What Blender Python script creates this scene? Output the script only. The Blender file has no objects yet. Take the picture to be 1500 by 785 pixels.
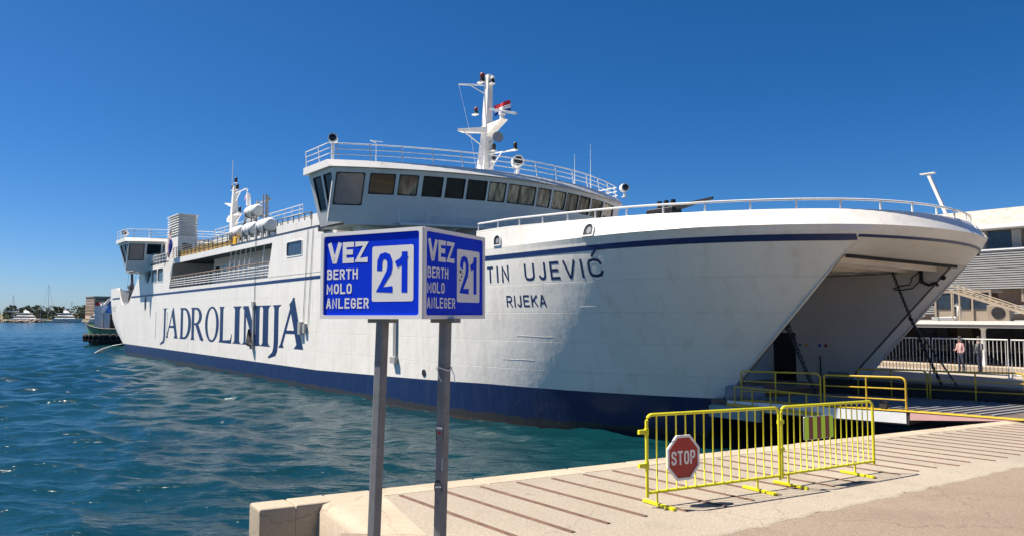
import bpy, math, random
import numpy as np
from mathutils import Vector, Matrix
from mathutils.geometry import tessellate_polygon

random.seed(4)
rng = np.random.default_rng(7)
scene = bpy.context.scene
C = scene.collection

# ------------------------------------------------------------------ camera, sky, sun, exposure
H = 4.6                                   # eye height above the water
cam_d = bpy.data.cameras.new('camera')
cam_d.sensor_width = 36.0
cam_d.lens = 36.0 * 1080 / 1500
cam_d.clip_start = 0.1
cam_d.clip_end = 9000
cam = bpy.data.objects.new('camera', cam_d)
C.objects.link(cam)
cam.location = (0, 0, H)
cam.rotation_euler = (math.pi / 2 + math.atan(69.5 / 1080), 0, 0)
scene.camera = cam

SUN_EL = math.radians(59)
SUN_AZ = math.radians(-80)          # clockwise from +Y
sun_dir = Vector((math.sin(SUN_AZ) * math.cos(SUN_EL), math.cos(SUN_AZ) * math.cos(SUN_EL), math.sin(SUN_EL)))
world = bpy.data.worlds.new('World')
scene.world = world
world.use_nodes = True
wn = world.node_tree
for n in list(wn.nodes):
    wn.nodes.remove(n)
sky = wn.nodes.new('ShaderNodeTexSky')
sky.sky_type = 'NISHITA'
sky.sun_disc = False
sky.sun_elevation = SUN_EL
sky.sun_rotation = SUN_AZ
sky.altitude = 0
sky.air_density = 0.7
sky.dust_density = 0.5
sky.ozone_density = 10.0
bg = wn.nodes.new('ShaderNodeBackground')
bg.inputs['Strength'].default_value = 0.060
wo = wn.nodes.new('ShaderNodeOutputWorld')
hs = wn.nodes.new('ShaderNodeHueSaturation')          # the phone's vivid blue
hs.inputs['Saturation'].default_value = 1.2
wn.links.new(sky.outputs[0], hs.inputs['Color'])
wn.links.new(hs.outputs[0], bg.inputs['Color'])
wn.links.new(bg.outputs[0], wo.inputs['Surface'])

sl = bpy.data.lights.new('sun', 'SUN')
sl.energy = 5.0
sl.angle = math.radians(0.5)
sl.color = (1.0, 0.915, 0.79)
sun = bpy.data.objects.new('sun', sl)
C.objects.link(sun)
sun.rotation_euler = (-sun_dir).to_track_quat('-Z', 'Y').to_euler()
sun.location = sun_dir * 200

scene.view_settings.view_transform = 'Standard'
scene.view_settings.look = 'None'
scene.view_settings.exposure = 0.95
scene.view_settings.gamma = 1.0
scene.render.engine = 'CYCLES'
scene.cycles.use_denoising = True
scene.cycles.max_bounces = 8

# ------------------------------------------------------------------ frames
FX, FY = 860 / 1380.57, -1080 / 1380.57    # ship's forward direction
RX, RY = -1.4966, 32.6894                  # a point on the starboard waterline
SHIP_ROT = math.atan2(FY, FX)
CL = 9.1                                   # centreline, metres in from the starboard side
def W(s, u, z):
    """pier/ship frame (forward, to port, up) -> world"""
    return (RX + s * FX - u * FY, RY + s * FY + u * FX, z)
def quay_z(x, y):
    return max(2.3 - .0176 * (x - 1.77) - .0266 * (y - 8.9), 1.72)

# ------------------------------------------------------------------ materials
def lin(h):
    h = h.lstrip('#')
    c = [int(h[i:i + 2], 16) / 255 for i in (0, 2, 4)]
    return tuple(x / 12.92 if x <= .04045 else ((x + .055) / 1.055) ** 2.4 for x in c)
def new_mat(name):
    m = bpy.data.materials.new(name)
    m.use_nodes = True
    nt = m.node_tree
    b = nt.nodes['Principled BSDF']
    return m, nt, b
def N(nt, t, **kw):
    n = nt.nodes.new(t)
    for k, v in kw.items():
        setattr(n, k, v)
    return n
def noise(nt, vec, scale, detail=4, rough=.55):
    n = N(nt, 'ShaderNodeTexNoise')
    n.inputs['Scale'].default_value = scale
    n.inputs['Detail'].default_value = detail
    n.inputs['Roughness'].default_value = rough
    if vec is not None:
        nt.links.new(vec, n.inputs['Vector'])
    return n
def ramp(nt, fac, stops):
    r = N(nt, 'ShaderNodeValToRGB')
    el = r.color_ramp.elements
    el[0].position, el[1].position = stops[0][0], stops[-1][0]
    el[0].color = (*stops[0][1], 1)
    el[1].color = (*stops[-1][1], 1)
    for p, c in stops[1:-1]:
        e = el.new(p)
        e.color = (*c, 1)
    nt.links.new(fac, r.inputs['Fac'])
    return r
def mixc(nt, fac, a, b, mode='MIX'):
    m = N(nt, 'ShaderNodeMix', data_type='RGBA', blend_type=mode)
    for v, i in ((fac, 0), (a, 6), (b, 7)):
        if hasattr(v, 'is_linked'):
            nt.links.new(v, m.inputs[i])
        elif i == 0:
            m.inputs[0].default_value = v
        else:
            m.inputs[i].default_value = (*v, 1)
    return m.outputs[2]
def mapped(nt, sx=1, sy=1, sz=1, coord='Object'):
    tc = N(nt, 'ShaderNodeTexCoord')
    mp = N(nt, 'ShaderNodeMapping')
    mp.inputs['Scale'].default_value = (sx, sy, sz)
    nt.links.new(tc.outputs[coord], mp.inputs['Vector'])
    return mp.outputs[0]
def bump(nt, b, height, strength, dist=.02, normal=None):
    bp = N(nt, 'ShaderNodeBump')
    bp.inputs['Strength'].default_value = strength
    bp.inputs['Distance'].default_value = dist
    nt.links.new(height, bp.inputs['Height'])
    if normal is not None:
        nt.links.new(normal, bp.inputs['Normal'])
    nt.links.new(bp.outputs[0], b.inputs['Normal'])
    return bp.outputs[0]
def paint(name, col, rough=.45, var=.12, scale=1.5, bmp=.15, bscale=25, metal=0, spec=.5, dirt=None, dirt_amt=.0):
    """painted / plain surface: base colour, uneven tone, fine relief, optional dirt patches"""
    m, nt, b = new_mat(name)
    v = mapped(nt)
    n1 = noise(nt, v, scale, 6, .6)
    lo = tuple(max(0, c * (1 - var)) for c in col)
    hi = tuple(min(1, c * (1 + var)) for c in col)
    out = ramp(nt, n1.outputs[0], [(.3, lo), (.7, hi)]).outputs[0]
    if dirt:
        n3 = noise(nt, v, scale * 2.3, 8, .7)
        f = ramp(nt, n3.outputs[0], [(.62 - dirt_amt * .2, (0, 0, 0)), (.75, (1, 1, 1))]).outputs[0]
        out = mixc(nt, f, out, dirt)
    nt.links.new(out, b.inputs['Base Color'])
    b.inputs['Roughness'].default_value = rough
    b.inputs['Metallic'].default_value = metal
    b.inputs['Specular IOR Level'].default_value = spec
    if bmp:
        n2 = noise(nt, v, bscale, 5, .6)
        bump(nt, b, n2.outputs[0], bmp, .01)
    return m
def hull_mat(name, col, dirty, plate=True, rough=.42, growth=None, seam=.7):
    m, nt, b = new_mat(name)
    v = mapped(nt)
    sep = N(nt, 'ShaderNodeSeparateXYZ')
    nt.links.new(v, sep.inputs[0])
    cmb = N(nt, 'ShaderNodeCombineXYZ')
    nt.links.new(sep.outputs[0], cmb.inputs[0])
    nt.links.new(sep.outputs[2], cmb.inputs[1])
    br = N(nt, 'ShaderNodeTexBrick')
    br.offset = .43
    br.inputs['Scale'].default_value = 1.0
    br.inputs['Brick Width'].default_value = 7.3
    br.inputs['Row Height'].default_value = 1.18
    br.inputs['Mortar Size'].default_value = .012
    br.inputs['Mortar Smooth'].default_value = .8
    br.inputs['Color1'].default_value = (.97, .97, .97, 1)
    br.inputs['Color2'].default_value = (1, 1, 1, 1)
    br.inputs['Mortar'].default_value = (.93, .92, .9, 1)
    nt.links.new(cmb.outputs[0], br.inputs['Vector'])
    # faint runs of dirt down the plating
    mp = N(nt, 'ShaderNodeMapping')
    mp.inputs['Scale'].default_value = (2.2, 2.2, .16)
    nt.links.new(v, mp.inputs['Vector'])
    st = noise(nt, mp.outputs[0], 1.0, 6, .6)
    stf = ramp(nt, st.outputs[0], [(.52, (0, 0, 0)), (.8, (1, 1, 1))]).outputs[0]
    n1 = noise(nt, v, .35, 5, .6)
    lo = tuple(c * .94 for c in col)
    c0 = ramp(nt, n1.outputs[0], [(.35, lo), (.65, col)]).outputs[0]
    c1 = mixc(nt, 1.0, c0, br.outputs['Color'], 'MULTIPLY')
    f = N(nt, 'ShaderNodeMath', operation='MULTIPLY')
    nt.links.new(stf, f.inputs[0])
    f.inputs[1].default_value = .42
    c2 = mixc(nt, f.outputs[0], c1, dirty)
    # small scrapes
    n4 = noise(nt, v, 3.1, 9, .75)
    sc = ramp(nt, n4.outputs[0], [(.70, (0, 0, 0)), (.78, (1, 1, 1))]).outputs[0]
    f2 = N(nt, 'ShaderNodeMath', operation='MULTIPLY')
    nt.links.new(sc, f2.inputs[0])
    f2.inputs[1].default_value = .5
    c3 = mixc(nt, f2.outputs[0], c2, dirty)
    if growth:
        zn = N(nt, 'ShaderNodeMath', operation='MULTIPLY_ADD')
        n6 = noise(nt, v, 1.3, 6, .7)
        nt.links.new(n6.outputs[0], zn.inputs[0])
        zn.inputs[1].default_value = -.5
        nt.links.new(sep.outputs[2], zn.inputs[2])
        fg = ramp(nt, zn.outputs[0], [(.0, (1, 1, 1)), (.10, (0, 0, 0))]).outputs[0]
        sub = N(nt, 'ShaderNodeMath', operation='MULTIPLY')
        nt.links.new(fg, sub.inputs[0])
        sub.inputs[1].default_value = .85
        c3 = mixc(nt, sub.outputs[0], c3, growth)
    nt.links.new(c3, b.inputs['Base Color'])
    b.inputs['Roughness'].default_value = rough
    b.inputs['Specular IOR Level'].default_value = .5
    # plates pulled in between frames, weld seams
    mp2 = N(nt, 'ShaderNodeMapping')
    mp2.inputs['Scale'].default_value = (1.5, .6, .9)
    nt.links.new(v, mp2.inputs['Vector'])
    n2 = noise(nt, mp2.outputs[0], .9, 4, .55)
    nb = bump(nt, b, n2.outputs[0], .42, .07)
    bump(nt, b, br.outputs['Fac'], seam, -.014, nb)
    return m
WHITE = (.72, .70, .66)
M = {}
M['hull'] = hull_mat('hull_white', (.83, .79, .725), (.50, .42, .32), rough=.34)
M['boot'] = hull_mat('hull_blue', lin('#0c2450'), (.05, .06, .08), rough=.4, growth=(.035, .032, .022), seam=.15)
M['anti'] = paint('antifouling', (.03, .022, .022), .7, .3, 2, .3, 12, dirt=(.06, .045, .03), dirt_amt=.6)
M['stripe'] = paint('stripe_blue', lin('#0f2a60'), .4, .08, 2, .05)
M['letter'] = paint('letter_blue', lin('#0e2754'), .4, .1, 2, .05)
M['white'] = paint('ship_white', (.74, .72, .68), .42, .06, .8, .08, 9, dirt=(.55, .5, .42), dirt_amt=.2)
M['rail'] = paint('rail_white', (.78, .77, .74), .4, .05, 3, 0)
M['grey'] = paint('deck_grey', (.22, .24, .26), .6, .12, 2, .1)
M['inner'] = paint('bow_grey', (.78, .73, .67), .6, .06, .5, .1, 6, dirt=(.55, .48, .40), dirt_amt=.1)
M['rampdeck'] = paint('ramp_deck_brown', (.115, .09, .072), .75, .3, 1.5, .3, 20, dirt=(.16, .10, .06), dirt_amt=.4)
M['deck'] = paint('deck_green', (.045, .065, .065), .7, .2, 1, .2)
M['black'] = paint('black_paint', (.018, .018, .02), .5, .3, 3, .1)
M['rubber'] = paint('rubber', (.022, .022, .022), .8, .3, 6, .4, 14)
M['steel'] = paint('galvanised', (.19, .195, .20), .5, .2, 7, .1, 60, metal=.15, dirt=(.08, .08, .08), dirt_amt=.2)
M['rust'] = paint('rusty_steel', (.115, .06, .04), .85, .3, 6, .4, 30, dirt=(.19, .115, .075), dirt_amt=.5)
M['yellow'] = paint('yellow_barrier', (.68, .63, .015), .45, .08, 6, .1, 40, dirt=(.30, .20, .06), dirt_amt=-.12)
M['yellow_w'] = paint('yellow_worn', (.56, .37, .02), .6, .2, 5, .2, 30, dirt=(.25, .15, .05), dirt_amt=.35)
M['orange'] = paint('locker_yellow', (.72, .40, .02), .5, .12, 4, .05)
M['signblue'] = paint('sign_blue', (.0008, .038, .66), .5, .03, 2, 0, spec=.12)
M['signwhite'] = paint('sign_white', (.80, .78, .74), .35, .04, 2, 0)
M['signback'] = paint('sign_aluminium', (.55, .55, .55), .4, .08, 4, .05, metal=.3)
M['red'] = paint('sign_red', lin('#a8251f'), .35, .12, 5, .08, 40)
M['redplain'] = paint('flag_red', lin('#c81f2e'), .8, .06, 4, 0)
M['flagblue'] = paint('flag_blue', lin('#1b3f9a'), .8, .06, 4, 0)
M['flagwhite'] = paint('flag_white', (.78, .77, .76), .8, .04, 4, 0)
M['flagpink'] = paint('flag_faded_red', (.66, .38, .35), .8, .06, 4, 0)
M['lime'] = paint('reflector_lime', (.58, .90, .02), .35, .05, 4, 0)
M['darkred'] = paint('reflector_red', lin('#7e2f25'), .4, .1, 4, 0)
M['louver'] = paint('louver_grey', (.36, .36, .355), .5, .06, 2, 0, metal=.1)
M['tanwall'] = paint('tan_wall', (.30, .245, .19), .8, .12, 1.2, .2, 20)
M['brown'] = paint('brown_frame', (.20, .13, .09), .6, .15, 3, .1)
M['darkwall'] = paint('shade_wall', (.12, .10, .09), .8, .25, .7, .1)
M['concrete'] = paint('pier_concrete', (.34, .30, .245), .9, .12, .35, .4, 30, dirt=(.32, .28, .22), dirt_amt=.3)
M['green'] = paint('tug_green', (.09, .28, .15), .5, .2, 1.5, .1, dirt=(.2, .22, .18), dirt_amt=.3)
M['blue'] = paint('tug_blue', (.03, .14, .42), .5, .1, 2, 0)
M['teal'] = paint('teal_worn', (.20, .30, .30), .6, .25, 4, .2, dirt=(.22, .10, .05), dirt_amt=.6)
M['skin'] = paint('skin', (.50, .30, .22), .6, .05, 5, 0)
M['clothpink'] = paint('cloth_pink', (.55, .32, .30), .9, .1, 10, .1)
M['clothdark'] = paint('cloth_dark', (.03, .035, .06), .9, .2, 10, .1)
M['clothgrey'] = paint('cloth_grey', (.16, .16, .17), .9, .2, 10, .1)
M['hair'] = paint('hair', (.03, .02, .015), .7, .2, 20, 0)
M['rock'] = paint('rock', (.40, .34, .27), .9, .25, .3, .4, 2)
M['tarp'] = paint('tarpaulin', (.20, .25, .30), .8, .2, 2, .1)

def glass_mat(name, col, rough=.08, var=.2, pleat=0.0, scale=3.0, col2=None):
    """window pane: dark room or drawn curtain seen through a clear sheet"""
    m, nt, b = new_mat(name)
    v = mapped(nt)
    n1 = noise(nt, v, scale, 4, .6)
    if pleat:
        mpp = N(nt, 'ShaderNodeMapping')
        mpp.inputs['Rotation'].default_value = (.5, 0, 0)
        mpp.inputs['Scale'].default_value = (1, 4.2, .8)
        nt.links.new(v, mpp.inputs['Vector'])
        f = noise(nt, mpp.outputs[0], 1.1, 5, .55).outputs[0]
    else:
        f = n1.outputs[0]
    lo = col2 or tuple(c * (1 - var) for c in col)
    out = ramp(nt, f, [(.38, lo), (.62, col)]).outputs[0]
    nt.links.new(out, b.inputs['Base Color'])
    b.inputs['Roughness'].default_value = .75
    b.inputs['Specular IOR Level'].default_value = .1
    b.inputs['Coat Weight'].default_value = 1.0
    b.inputs['Coat Roughness'].default_value = rough
    b.inputs['Coat IOR'].default_value = 1.5
    if pleat:
        bump(nt, b, f, pleat, .08)
    return m
M['glass'] = glass_mat('dark_glass', (.012, .015, .022), .04, .5)
M['glassblue'] = glass_mat('blue_glass', (.025, .045, .07), .04, .4)
M['curtain'] = glass_mat('tan_curtain', (.78, .60, .37), .06, .3, .5, col2=(.12, .09, .06))
M['curtain2'] = glass_mat('dark_curtain', (.36, .28, .17), .06, .5, .4, col2=(.03, .025, .02))
M['blind'] = glass_mat('pink_blind', (.44, .32, .27), .06, .1, 0, 2)

# sign text that shades with the faces uses M['signwhite']; asphalt, apron, stone:
def ground_mat(name, col, grain, stain, big=.25, rough=.9, fine=120, bstr=.5, speck=None, crack=.45):
    m, nt, b = new_mat(name)
    v = mapped(nt)
    n1 = noise(nt, v, big, 6, .6)
    n2 = noise(nt, v, fine, 2, .5)
    n3 = noise(nt, v, 1.7, 8, .7)
    c0 = ramp(nt, n1.outputs[0], [(.3, tuple(c * .82 for c in col)), (.7, tuple(c * 1.1 for c in col))]).outputs[0]
    f = ramp(nt, n2.outputs[0], [(.35, (0, 0, 0)), (.65, (1, 1, 1))]).outputs[0]
    fm = N(nt, 'ShaderNodeMath', operation='MULTIPLY')
    nt.links.new(f, fm.inputs[0])
    fm.inputs[1].default_value = .55
    c1 = mixc(nt, fm.outputs[0], c0, grain)
    f3 = ramp(nt, n3.outputs[0], [(.56, (0, 0, 0)), (.74, (1, 1, 1))]).outputs[0]
    fm3 = N(nt, 'ShaderNodeMath', operation='MULTIPLY')
    nt.links.new(f3, fm3.inputs[0])
    fm3.inputs[1].default_value = .55
    c2 = mixc(nt, fm3.outputs[0], c1, stain)
    vw = N(nt, 'ShaderNodeVectorMath', operation='ADD')
    nw = noise(nt, v, .9, 5, .6)
    nt.links.new(v, vw.inputs[0])
    nt.links.new(nw.outputs[1], vw.inputs[1])
    vo = N(nt, 'ShaderNodeTexVoronoi', feature='DISTANCE_TO_EDGE')
    vo.inputs['Scale'].default_value = crack
    nt.links.new(vw.outputs[0], vo.inputs['Vector'])
    fk = ramp(nt, vo.outputs[0], [(.0, (.55, .55, .55)), (.006 * crack / .5, (0, 0, 0))]).outputs[0]
    c2 = mixc(nt, fk, c2, tuple(c * .35 for c in col))
    n7 = noise(nt, v, .55, 5, .65)
    f7 = ramp(nt, n7.outputs[0], [(.54, (0, 0, 0)), (.72, (.38, .38, .38))]).outputs[0]
    c2 = mixc(nt, f7, c2, tuple(c * .5 for c in col))
    if speck:
        mp5 = N(nt, 'ShaderNodeMapping')
        mp5.inputs['Scale'].default_value = (1.0, 2.6, 1)
        mp5.inputs['Rotation'].default_value = (0, 0, .5)
        nt.links.new(v, mp5.inputs['Vector'])
        n5 = noise(nt, mp5.outputs[0], 2.6, 4, .6)
        f5 = ramp(nt, n5.outputs[0], [(.665, (0, 0, 0)), (.71, (1, 1, 1))]).outputs[0]
        fm5 = N(nt, 'ShaderNodeMath', operation='MULTIPLY')
        nt.links.new(f5, fm5.inputs[0])
        fm5.inputs[1].default_value = .6
        c2 = mixc(nt, fm5.outputs[0], c2, speck)
    nt.links.new(c2, b.inputs['Base Color'])
    b.inputs['Roughness'].default_value = rough
    b.inputs['Specular IOR Level'].default_value = .25
    n4 = noise(nt, v, fine * .6, 4, .6)
    bump(nt, b, n4.outputs[0], bstr, .012)
    return m
M['apron'] = ground_mat('apron_concrete', (.375, .325, .262), (.215, .18, .143), (.26, .21, .155), fine=42, bstr=.9)
M['asphalt'] = ground_mat('pale_asphalt', (.27, .213, .163), (.15, .118, .09), (.19, .145, .107), fine=38, bstr=.9, speck=(.20, .14, .10))
M['stone'] = ground_mat('quay_stone', (.45, .375, .285), (.35, .285, .21), (.33, .245, .16), big=.9, fine=26, bstr=.35)
M['farland'] = ground_mat('far_land', (.16, .15, .10), (.2, .18, .12), (.12, .12, .07), fine=2, bstr=.2)

# ------------------------------------------------------------------ mesh helpers
class MB:
    def __init__(self):
        self.v, self.f, self.m, self.k = [], [], [], 0
    def add(self, vs, fs):
        o = len(self.v)
        self.v += [tuple(p) for p in vs]
        self.f += [tuple(i + o for i in f) for f in fs]
        self.m += [self.k] * len(fs)
        return self
    def mat(self, k):
        self.k = k
        return self
    def hexa(self, p):
        """p: 4 bottom + 4 top corners"""
        return self.add(p, [(0, 3, 2, 1), (4, 5, 6, 7), (0, 1, 5, 4), (1, 2, 6, 5), (2, 3, 7, 6), (3, 0, 4, 7)])
    def box(self, x0, x1, y0, y1, z0, z1):
        return self.hexa([(x0, y0, z0), (x1, y0, z0), (x1, y1, z0), (x0, y1, z0), (x0, y0, z1), (x1, y0, z1), (x1, y1, z1), (x0, y1, z1)])
    def bbox(self, x0, x1, y0, y1, z0, z1, b=.02):
        """box with bevelled vertical and top edges"""
        pts = []
        for z, i in ((z0, 0), (z1 - b, 0), (z1, b)):
            a0, a1, c0, c1 = x0 + i, x1 - i, y0 + i, y1 - i
            pts.append([(a0 + b, c0, z), (a1 - b, c0, z), (a1, c0 + b, z), (a1, c1 - b, z), (a1 - b, c1, z), (a0 + b, c1, z), (a0, c1 - b, z), (a0, c0 + b, z)])
        vs = [p for r in pts for p in r]
        fs = [tuple(range(7, -1, -1)), tuple(range(16, 24))]
        for r in range(2):
            for i in range(8):
                j = (i + 1) % 8
                fs.append((r * 8 + i, r * 8 + j, r * 8 + 8 + j, r * 8 + 8 + i))
        return self.add(vs, fs)
    def tube(self, pts, r, n=6, cap=True, closed=False):
        pts = [Vector(p) for p in pts]
        rs = r if isinstance(r, (list, tuple)) else [r] * len(pts)
        m = len(pts)
        rings = []
        for i, p in enumerate(pts):
            a = pts[(i - 1) % m] if (i > 0 or closed) else p
            b = pts[(i + 1) % m] if (i < m - 1 or closed) else p
            d = (b - a).normalized()
            ref = Vector((0, 0, 1)) if abs(d.z) < .92 else Vector((1, 0, 0))
            x = d.cross(ref).normalized()
            y = d.cross(x).normalized()
            rings.append([p + x * rs[i] * math.cos(2 * math.pi * (k + .5) / n) + y * rs[i] * math.sin(2 * math.pi * (k + .5) / n) for k in range(n)])
        vs = [q for r_ in rings for q in r_]
        fs = []
        for i in range(m if closed else m - 1):
            i2 = (i + 1) % m
            for k in range(n):
                k2 = (k + 1) % n
                fs.append((i * n + k, i * n + k2, i2 * n + k2, i2 * n + k))
        if cap and not closed:
            fs.append(tuple(range(n)))
            fs.append(tuple((m - 1) * n + k for k in range(n - 1, -1, -1)))
        return self.add(vs, fs)
    def bar(self, a, b, w, h, up=(0, 0, 1)):
        """rectangular bar between two points"""
        a, b = Vector(a), Vector(b)
        d = (b - a).normalized()
        upv = Vector(up)
        if abs(d.dot(upv)) > .95:
            upv = Vector((1, 0, 0))
        x = d.cross(upv).normalized() * (w / 2)
        y = x.cross(d).normalized() * (h / 2)
        p = [a - x - y, a + x - y, a + x + y, a - x + y, b - x - y, b + x - y, b + x + y, b - x + y]
        return self.hexa(p)
    def plate(self, outer, holes, fn, thick):
        """flat polygon with holes; fn(a, b, depth) -> xyz; front at depth 0, back at depth thick"""
        loops = [list(outer)] + [list(h) for h in holes]
        pts = [p for l in loops for p in l]
        tris = tessellate_polygon([[Vector((p[0], p[1], 0)) for p in l] for l in loops])
        n = len(pts)
        vs = [fn(p[0], p[1], 0) for p in pts] + [fn(p[0], p[1], thick) for p in pts]
        fs = [tuple(t) for t in tris] + [(t[2] + n, t[1] + n, t[0] + n) for t in tris]
        o = 0
        for l in loops:
            k = len(l)
            for i in range(k):
                j = (i + 1) % k
                fs.append((o + i, o + j, o + j + n, o + i + n))
            o += k
        return self.add(vs, fs)
    def flat(self, outer, holes, fn):
        loops = [list(outer)] + [list(h) for h in holes]
        pts = [p for l in loops for p in l]
        tris = tessellate_polygon([[Vector((p[0], p[1], 0)) for p in l] for l in loops])
        return self.add([fn(*p) for p in pts], [tuple(t) for t in tris])
    def lathe(self, prof, c=(0, 0, 0), axis=(0, 0, 1), n=16, cap=True):
        ax = Vector(axis).normalized()
        ref = Vector((0, 0, 1)) if abs(ax.z) < .9 else Vector((1, 0, 0))
        x = ax.cross(ref).normalized()
        y = ax.cross(x)
        c = Vector(c)
        vs = []
        for r, h in prof:
            for k in range(n):
                a = 2 * math.pi * k / n
                vs.append(c + ax * h + x * r * math.cos(a) + y * r * math.sin(a))
        fs = []
        for i in range(len(prof) - 1):
            for k in range(n):
                k2 = (k + 1) % n
                fs.append((i * n + k, i * n + k2, (i + 1) * n + k2, (i + 1) * n + k))
        if cap:
            fs.append(tuple(range(n)))
            fs.append(tuple((len(prof) - 1) * n + k for k in range(n - 1, -1, -1)))
        return self.add(vs, fs)
    def grid(self, rows):
        n = len(rows[0])
        vs = [p for r in rows for p in r]
        fs = []
        for i in range(len(rows) - 1):
            for k in range(n - 1):
                fs.append((i * n + k, i * n + k + 1, (i + 1) * n + k + 1, (i + 1) * n + k))
        return self.add(vs, fs)
    def build(self, name, mats, parent=None, smooth=False, shade_angle=None):
        me = bpy.data.meshes.new(name)
        me.from_pydata(self.v, [], self.f)
        if not isinstance(mats, (list, tuple)):
            mats = [mats]
        for m in mats:
            me.materials.append(M[m] if isinstance(m, str) else m)
        if len(mats) > 1:
            me.polygons.foreach_set('material_index', self.m)
        if smooth:
            me.polygons.foreach_set('use_smooth', [True] * len(me.polygons))
            if shade_angle:
                try:
                    me.set_sharp_from_angle(angle=math.radians(shade_angle))
                except Exception:
                    pass
        me.update()
        o = bpy.data.objects.new(name, me)
        C.objects.link(o)
        if parent is not None:
            o.parent = parent
        return o
def tag(o, label=None, cat=None, group=None, kind=None):
    if label: o['label'] = label
    if cat: o['category'] = cat
    if group: o['group'] = group
    if kind: o['kind'] = kind
    return o
def empty(name, loc=(0, 0, 0), rz=0):
    o = bpy.data.objects.new(name, None)
    o.empty_display_size = .3
    C.objects.link(o)
    o.location = loc
    o.rotation_euler = (0, 0, rz)
    return o
def share(src, name, parent, loc=(0, 0, 0)):
    o = src.copy()
    o.name = name
    C.objects.link(o)
    o.parent = parent
    o.location = loc
    return o
def ship_empty(name, s, u, z):
    return empty(name, W(s, u, z), SHIP_ROT)

# ------------------------------------------------------------------ lettering
GL = {
 'A': [[(0, 0), (.44, 1), (.56, 1), (1, 0)], [(.2, .28), (.8, .28)]],
 'B': [[(0, 0), (0, 1), (.6, 1), (.9, .9), (.9, .64), (.62, .53), (0, .53)], [(.62, .53), (1, .42), (1, .12), (.7, 0), (0, 0)]],
 'C': [[(1, .76), (.88, .93), (.5, 1), (.12, .93), (0, .74), (0, .26), (.12, .07), (.5, 0), (.88, .07), (1, .24)]],
 'E': [[(1, 1), (0, 1), (0, 0), (1, 0)], [(0, .52), (.86, .52)]],
 'G': [[(1, .78), (.88, .94), (.5, 1), (.12, .94), (0, .76), (0, .24), (.12, .06), (.5, 0), (.88, .06), (1, .2), (1, .46), (.55, .46)]],
 'H': [[(0, 0), (0, 1)], [(1, 0), (1, 1)], [(0, .52), (1, .52)]],
 'I': [[(.5, 0), (.5, 1)]],
 'J': [[(.95, 1), (.95, .24), (.82, .05), (.5, 0), (.2, .05), (.05, .16)]],
 'K': [[(0, 0), (0, 1)], [(1, 1), (.05, .42)], [(.35, .6), (1, 0)]],
 'L': [[(0, 1), (0, 0), (1, 0)]],
 'M': [[(0, 0), (0, 1), (.5, .3), (1, 1), (1, 0)]],
 'N': [[(0, 0), (0, 1), (1, 0), (1, 1)]],
 'O': [[(.5, 1), (.12, .93), (0, .74), (0, .26), (.12, .07), (.5, 0), (.88, .07), (1, .26), (1, .74), (.88, .93), (.5, 1)]],
 'P': [[(0, 0), (0, 1), (.65, 1), (.94, .92), (1, .74), (.94, .55), (.65, .46), (0, .46)]],
 'R': [[(0, 0), (0, 1), (.65, 1), (.93, .92), (.98, .74), (.93, .56), (.65, .47), (0, .47)], [(.52, .47), (1, 0)]],
 'S': [[(1, .8), (.86, .95), (.5, 1), (.14, .95), (0, .78), (.1, .6), (.5, .51), (.9, .42), (1, .23), (.86, .05), (.5, 0), (.14, .05), (0, .2)]],
 'T': [[(0, 1), (1, 1)], [(.5, 1), (.5, 0)]],
 'U': [[(0, 1), (0, .25), (.13, .05), (.5, 0), (.87, .05), (1, .25), (1, 1)]],
 'V': [[(0, 1), (.44, 0), (.56, 0), (1, 1)]],
 'Z': [[(0, 1), (1, 1), (0, 0), (1, 0)]],
 '1': [[(.72, 1), (.72, 0)], [(.10, .77), (.40, .82), (.70, .94)]],
 '2': [[(0, .66), (.02, .84), (.2, .97), (.5, 1), (.8, .96), (.97, .82), (.98, .66), (.88, .5), (0, 0), (1, 0)]],
 '^': [[(.2, 0), (.8, 1)]],
}
def ribbon(pts, w):
    """mitred ribbon outline quads round a polyline"""
    P = [Vector((p[0], p[1])) for p in pts]
    n = len(P)
    closed = (P[0] - P[-1]).length < 1e-6
    if closed:
        P = P[:-1]
        n -= 1
    L, R = [], []
    for i in range(n):
        a = P[i - 1] if (i > 0 or closed) else None
        b = P[(i + 1) % n] if (i < n - 1 or closed) else None
        d1 = (P[i] - a).normalized() if a is not None else None
        d2 = (b - P[i]).normalized() if b is not None else None
        if d1 is None:
            nn, k = Vector((-d2.y, d2.x)), 1
        elif d2 is None:
            nn, k = Vector((-d1.y, d1.x)), 1
        else:
            n1, n2 = Vector((-d1.y, d1.x)), Vector((-d2.y, d2.x))
            nn = (n1 + n2)
            if nn.length < 1e-4:
                nn, k = n1, 1
            else:
                nn.normalize()
                k = min(1 / max(nn.dot(n1), .2), 1.55)
        L.append(P[i] + nn * (w / 2 * k))
        R.append(P[i] - nn * (w / 2 * k))
    return L, R, closed
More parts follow.
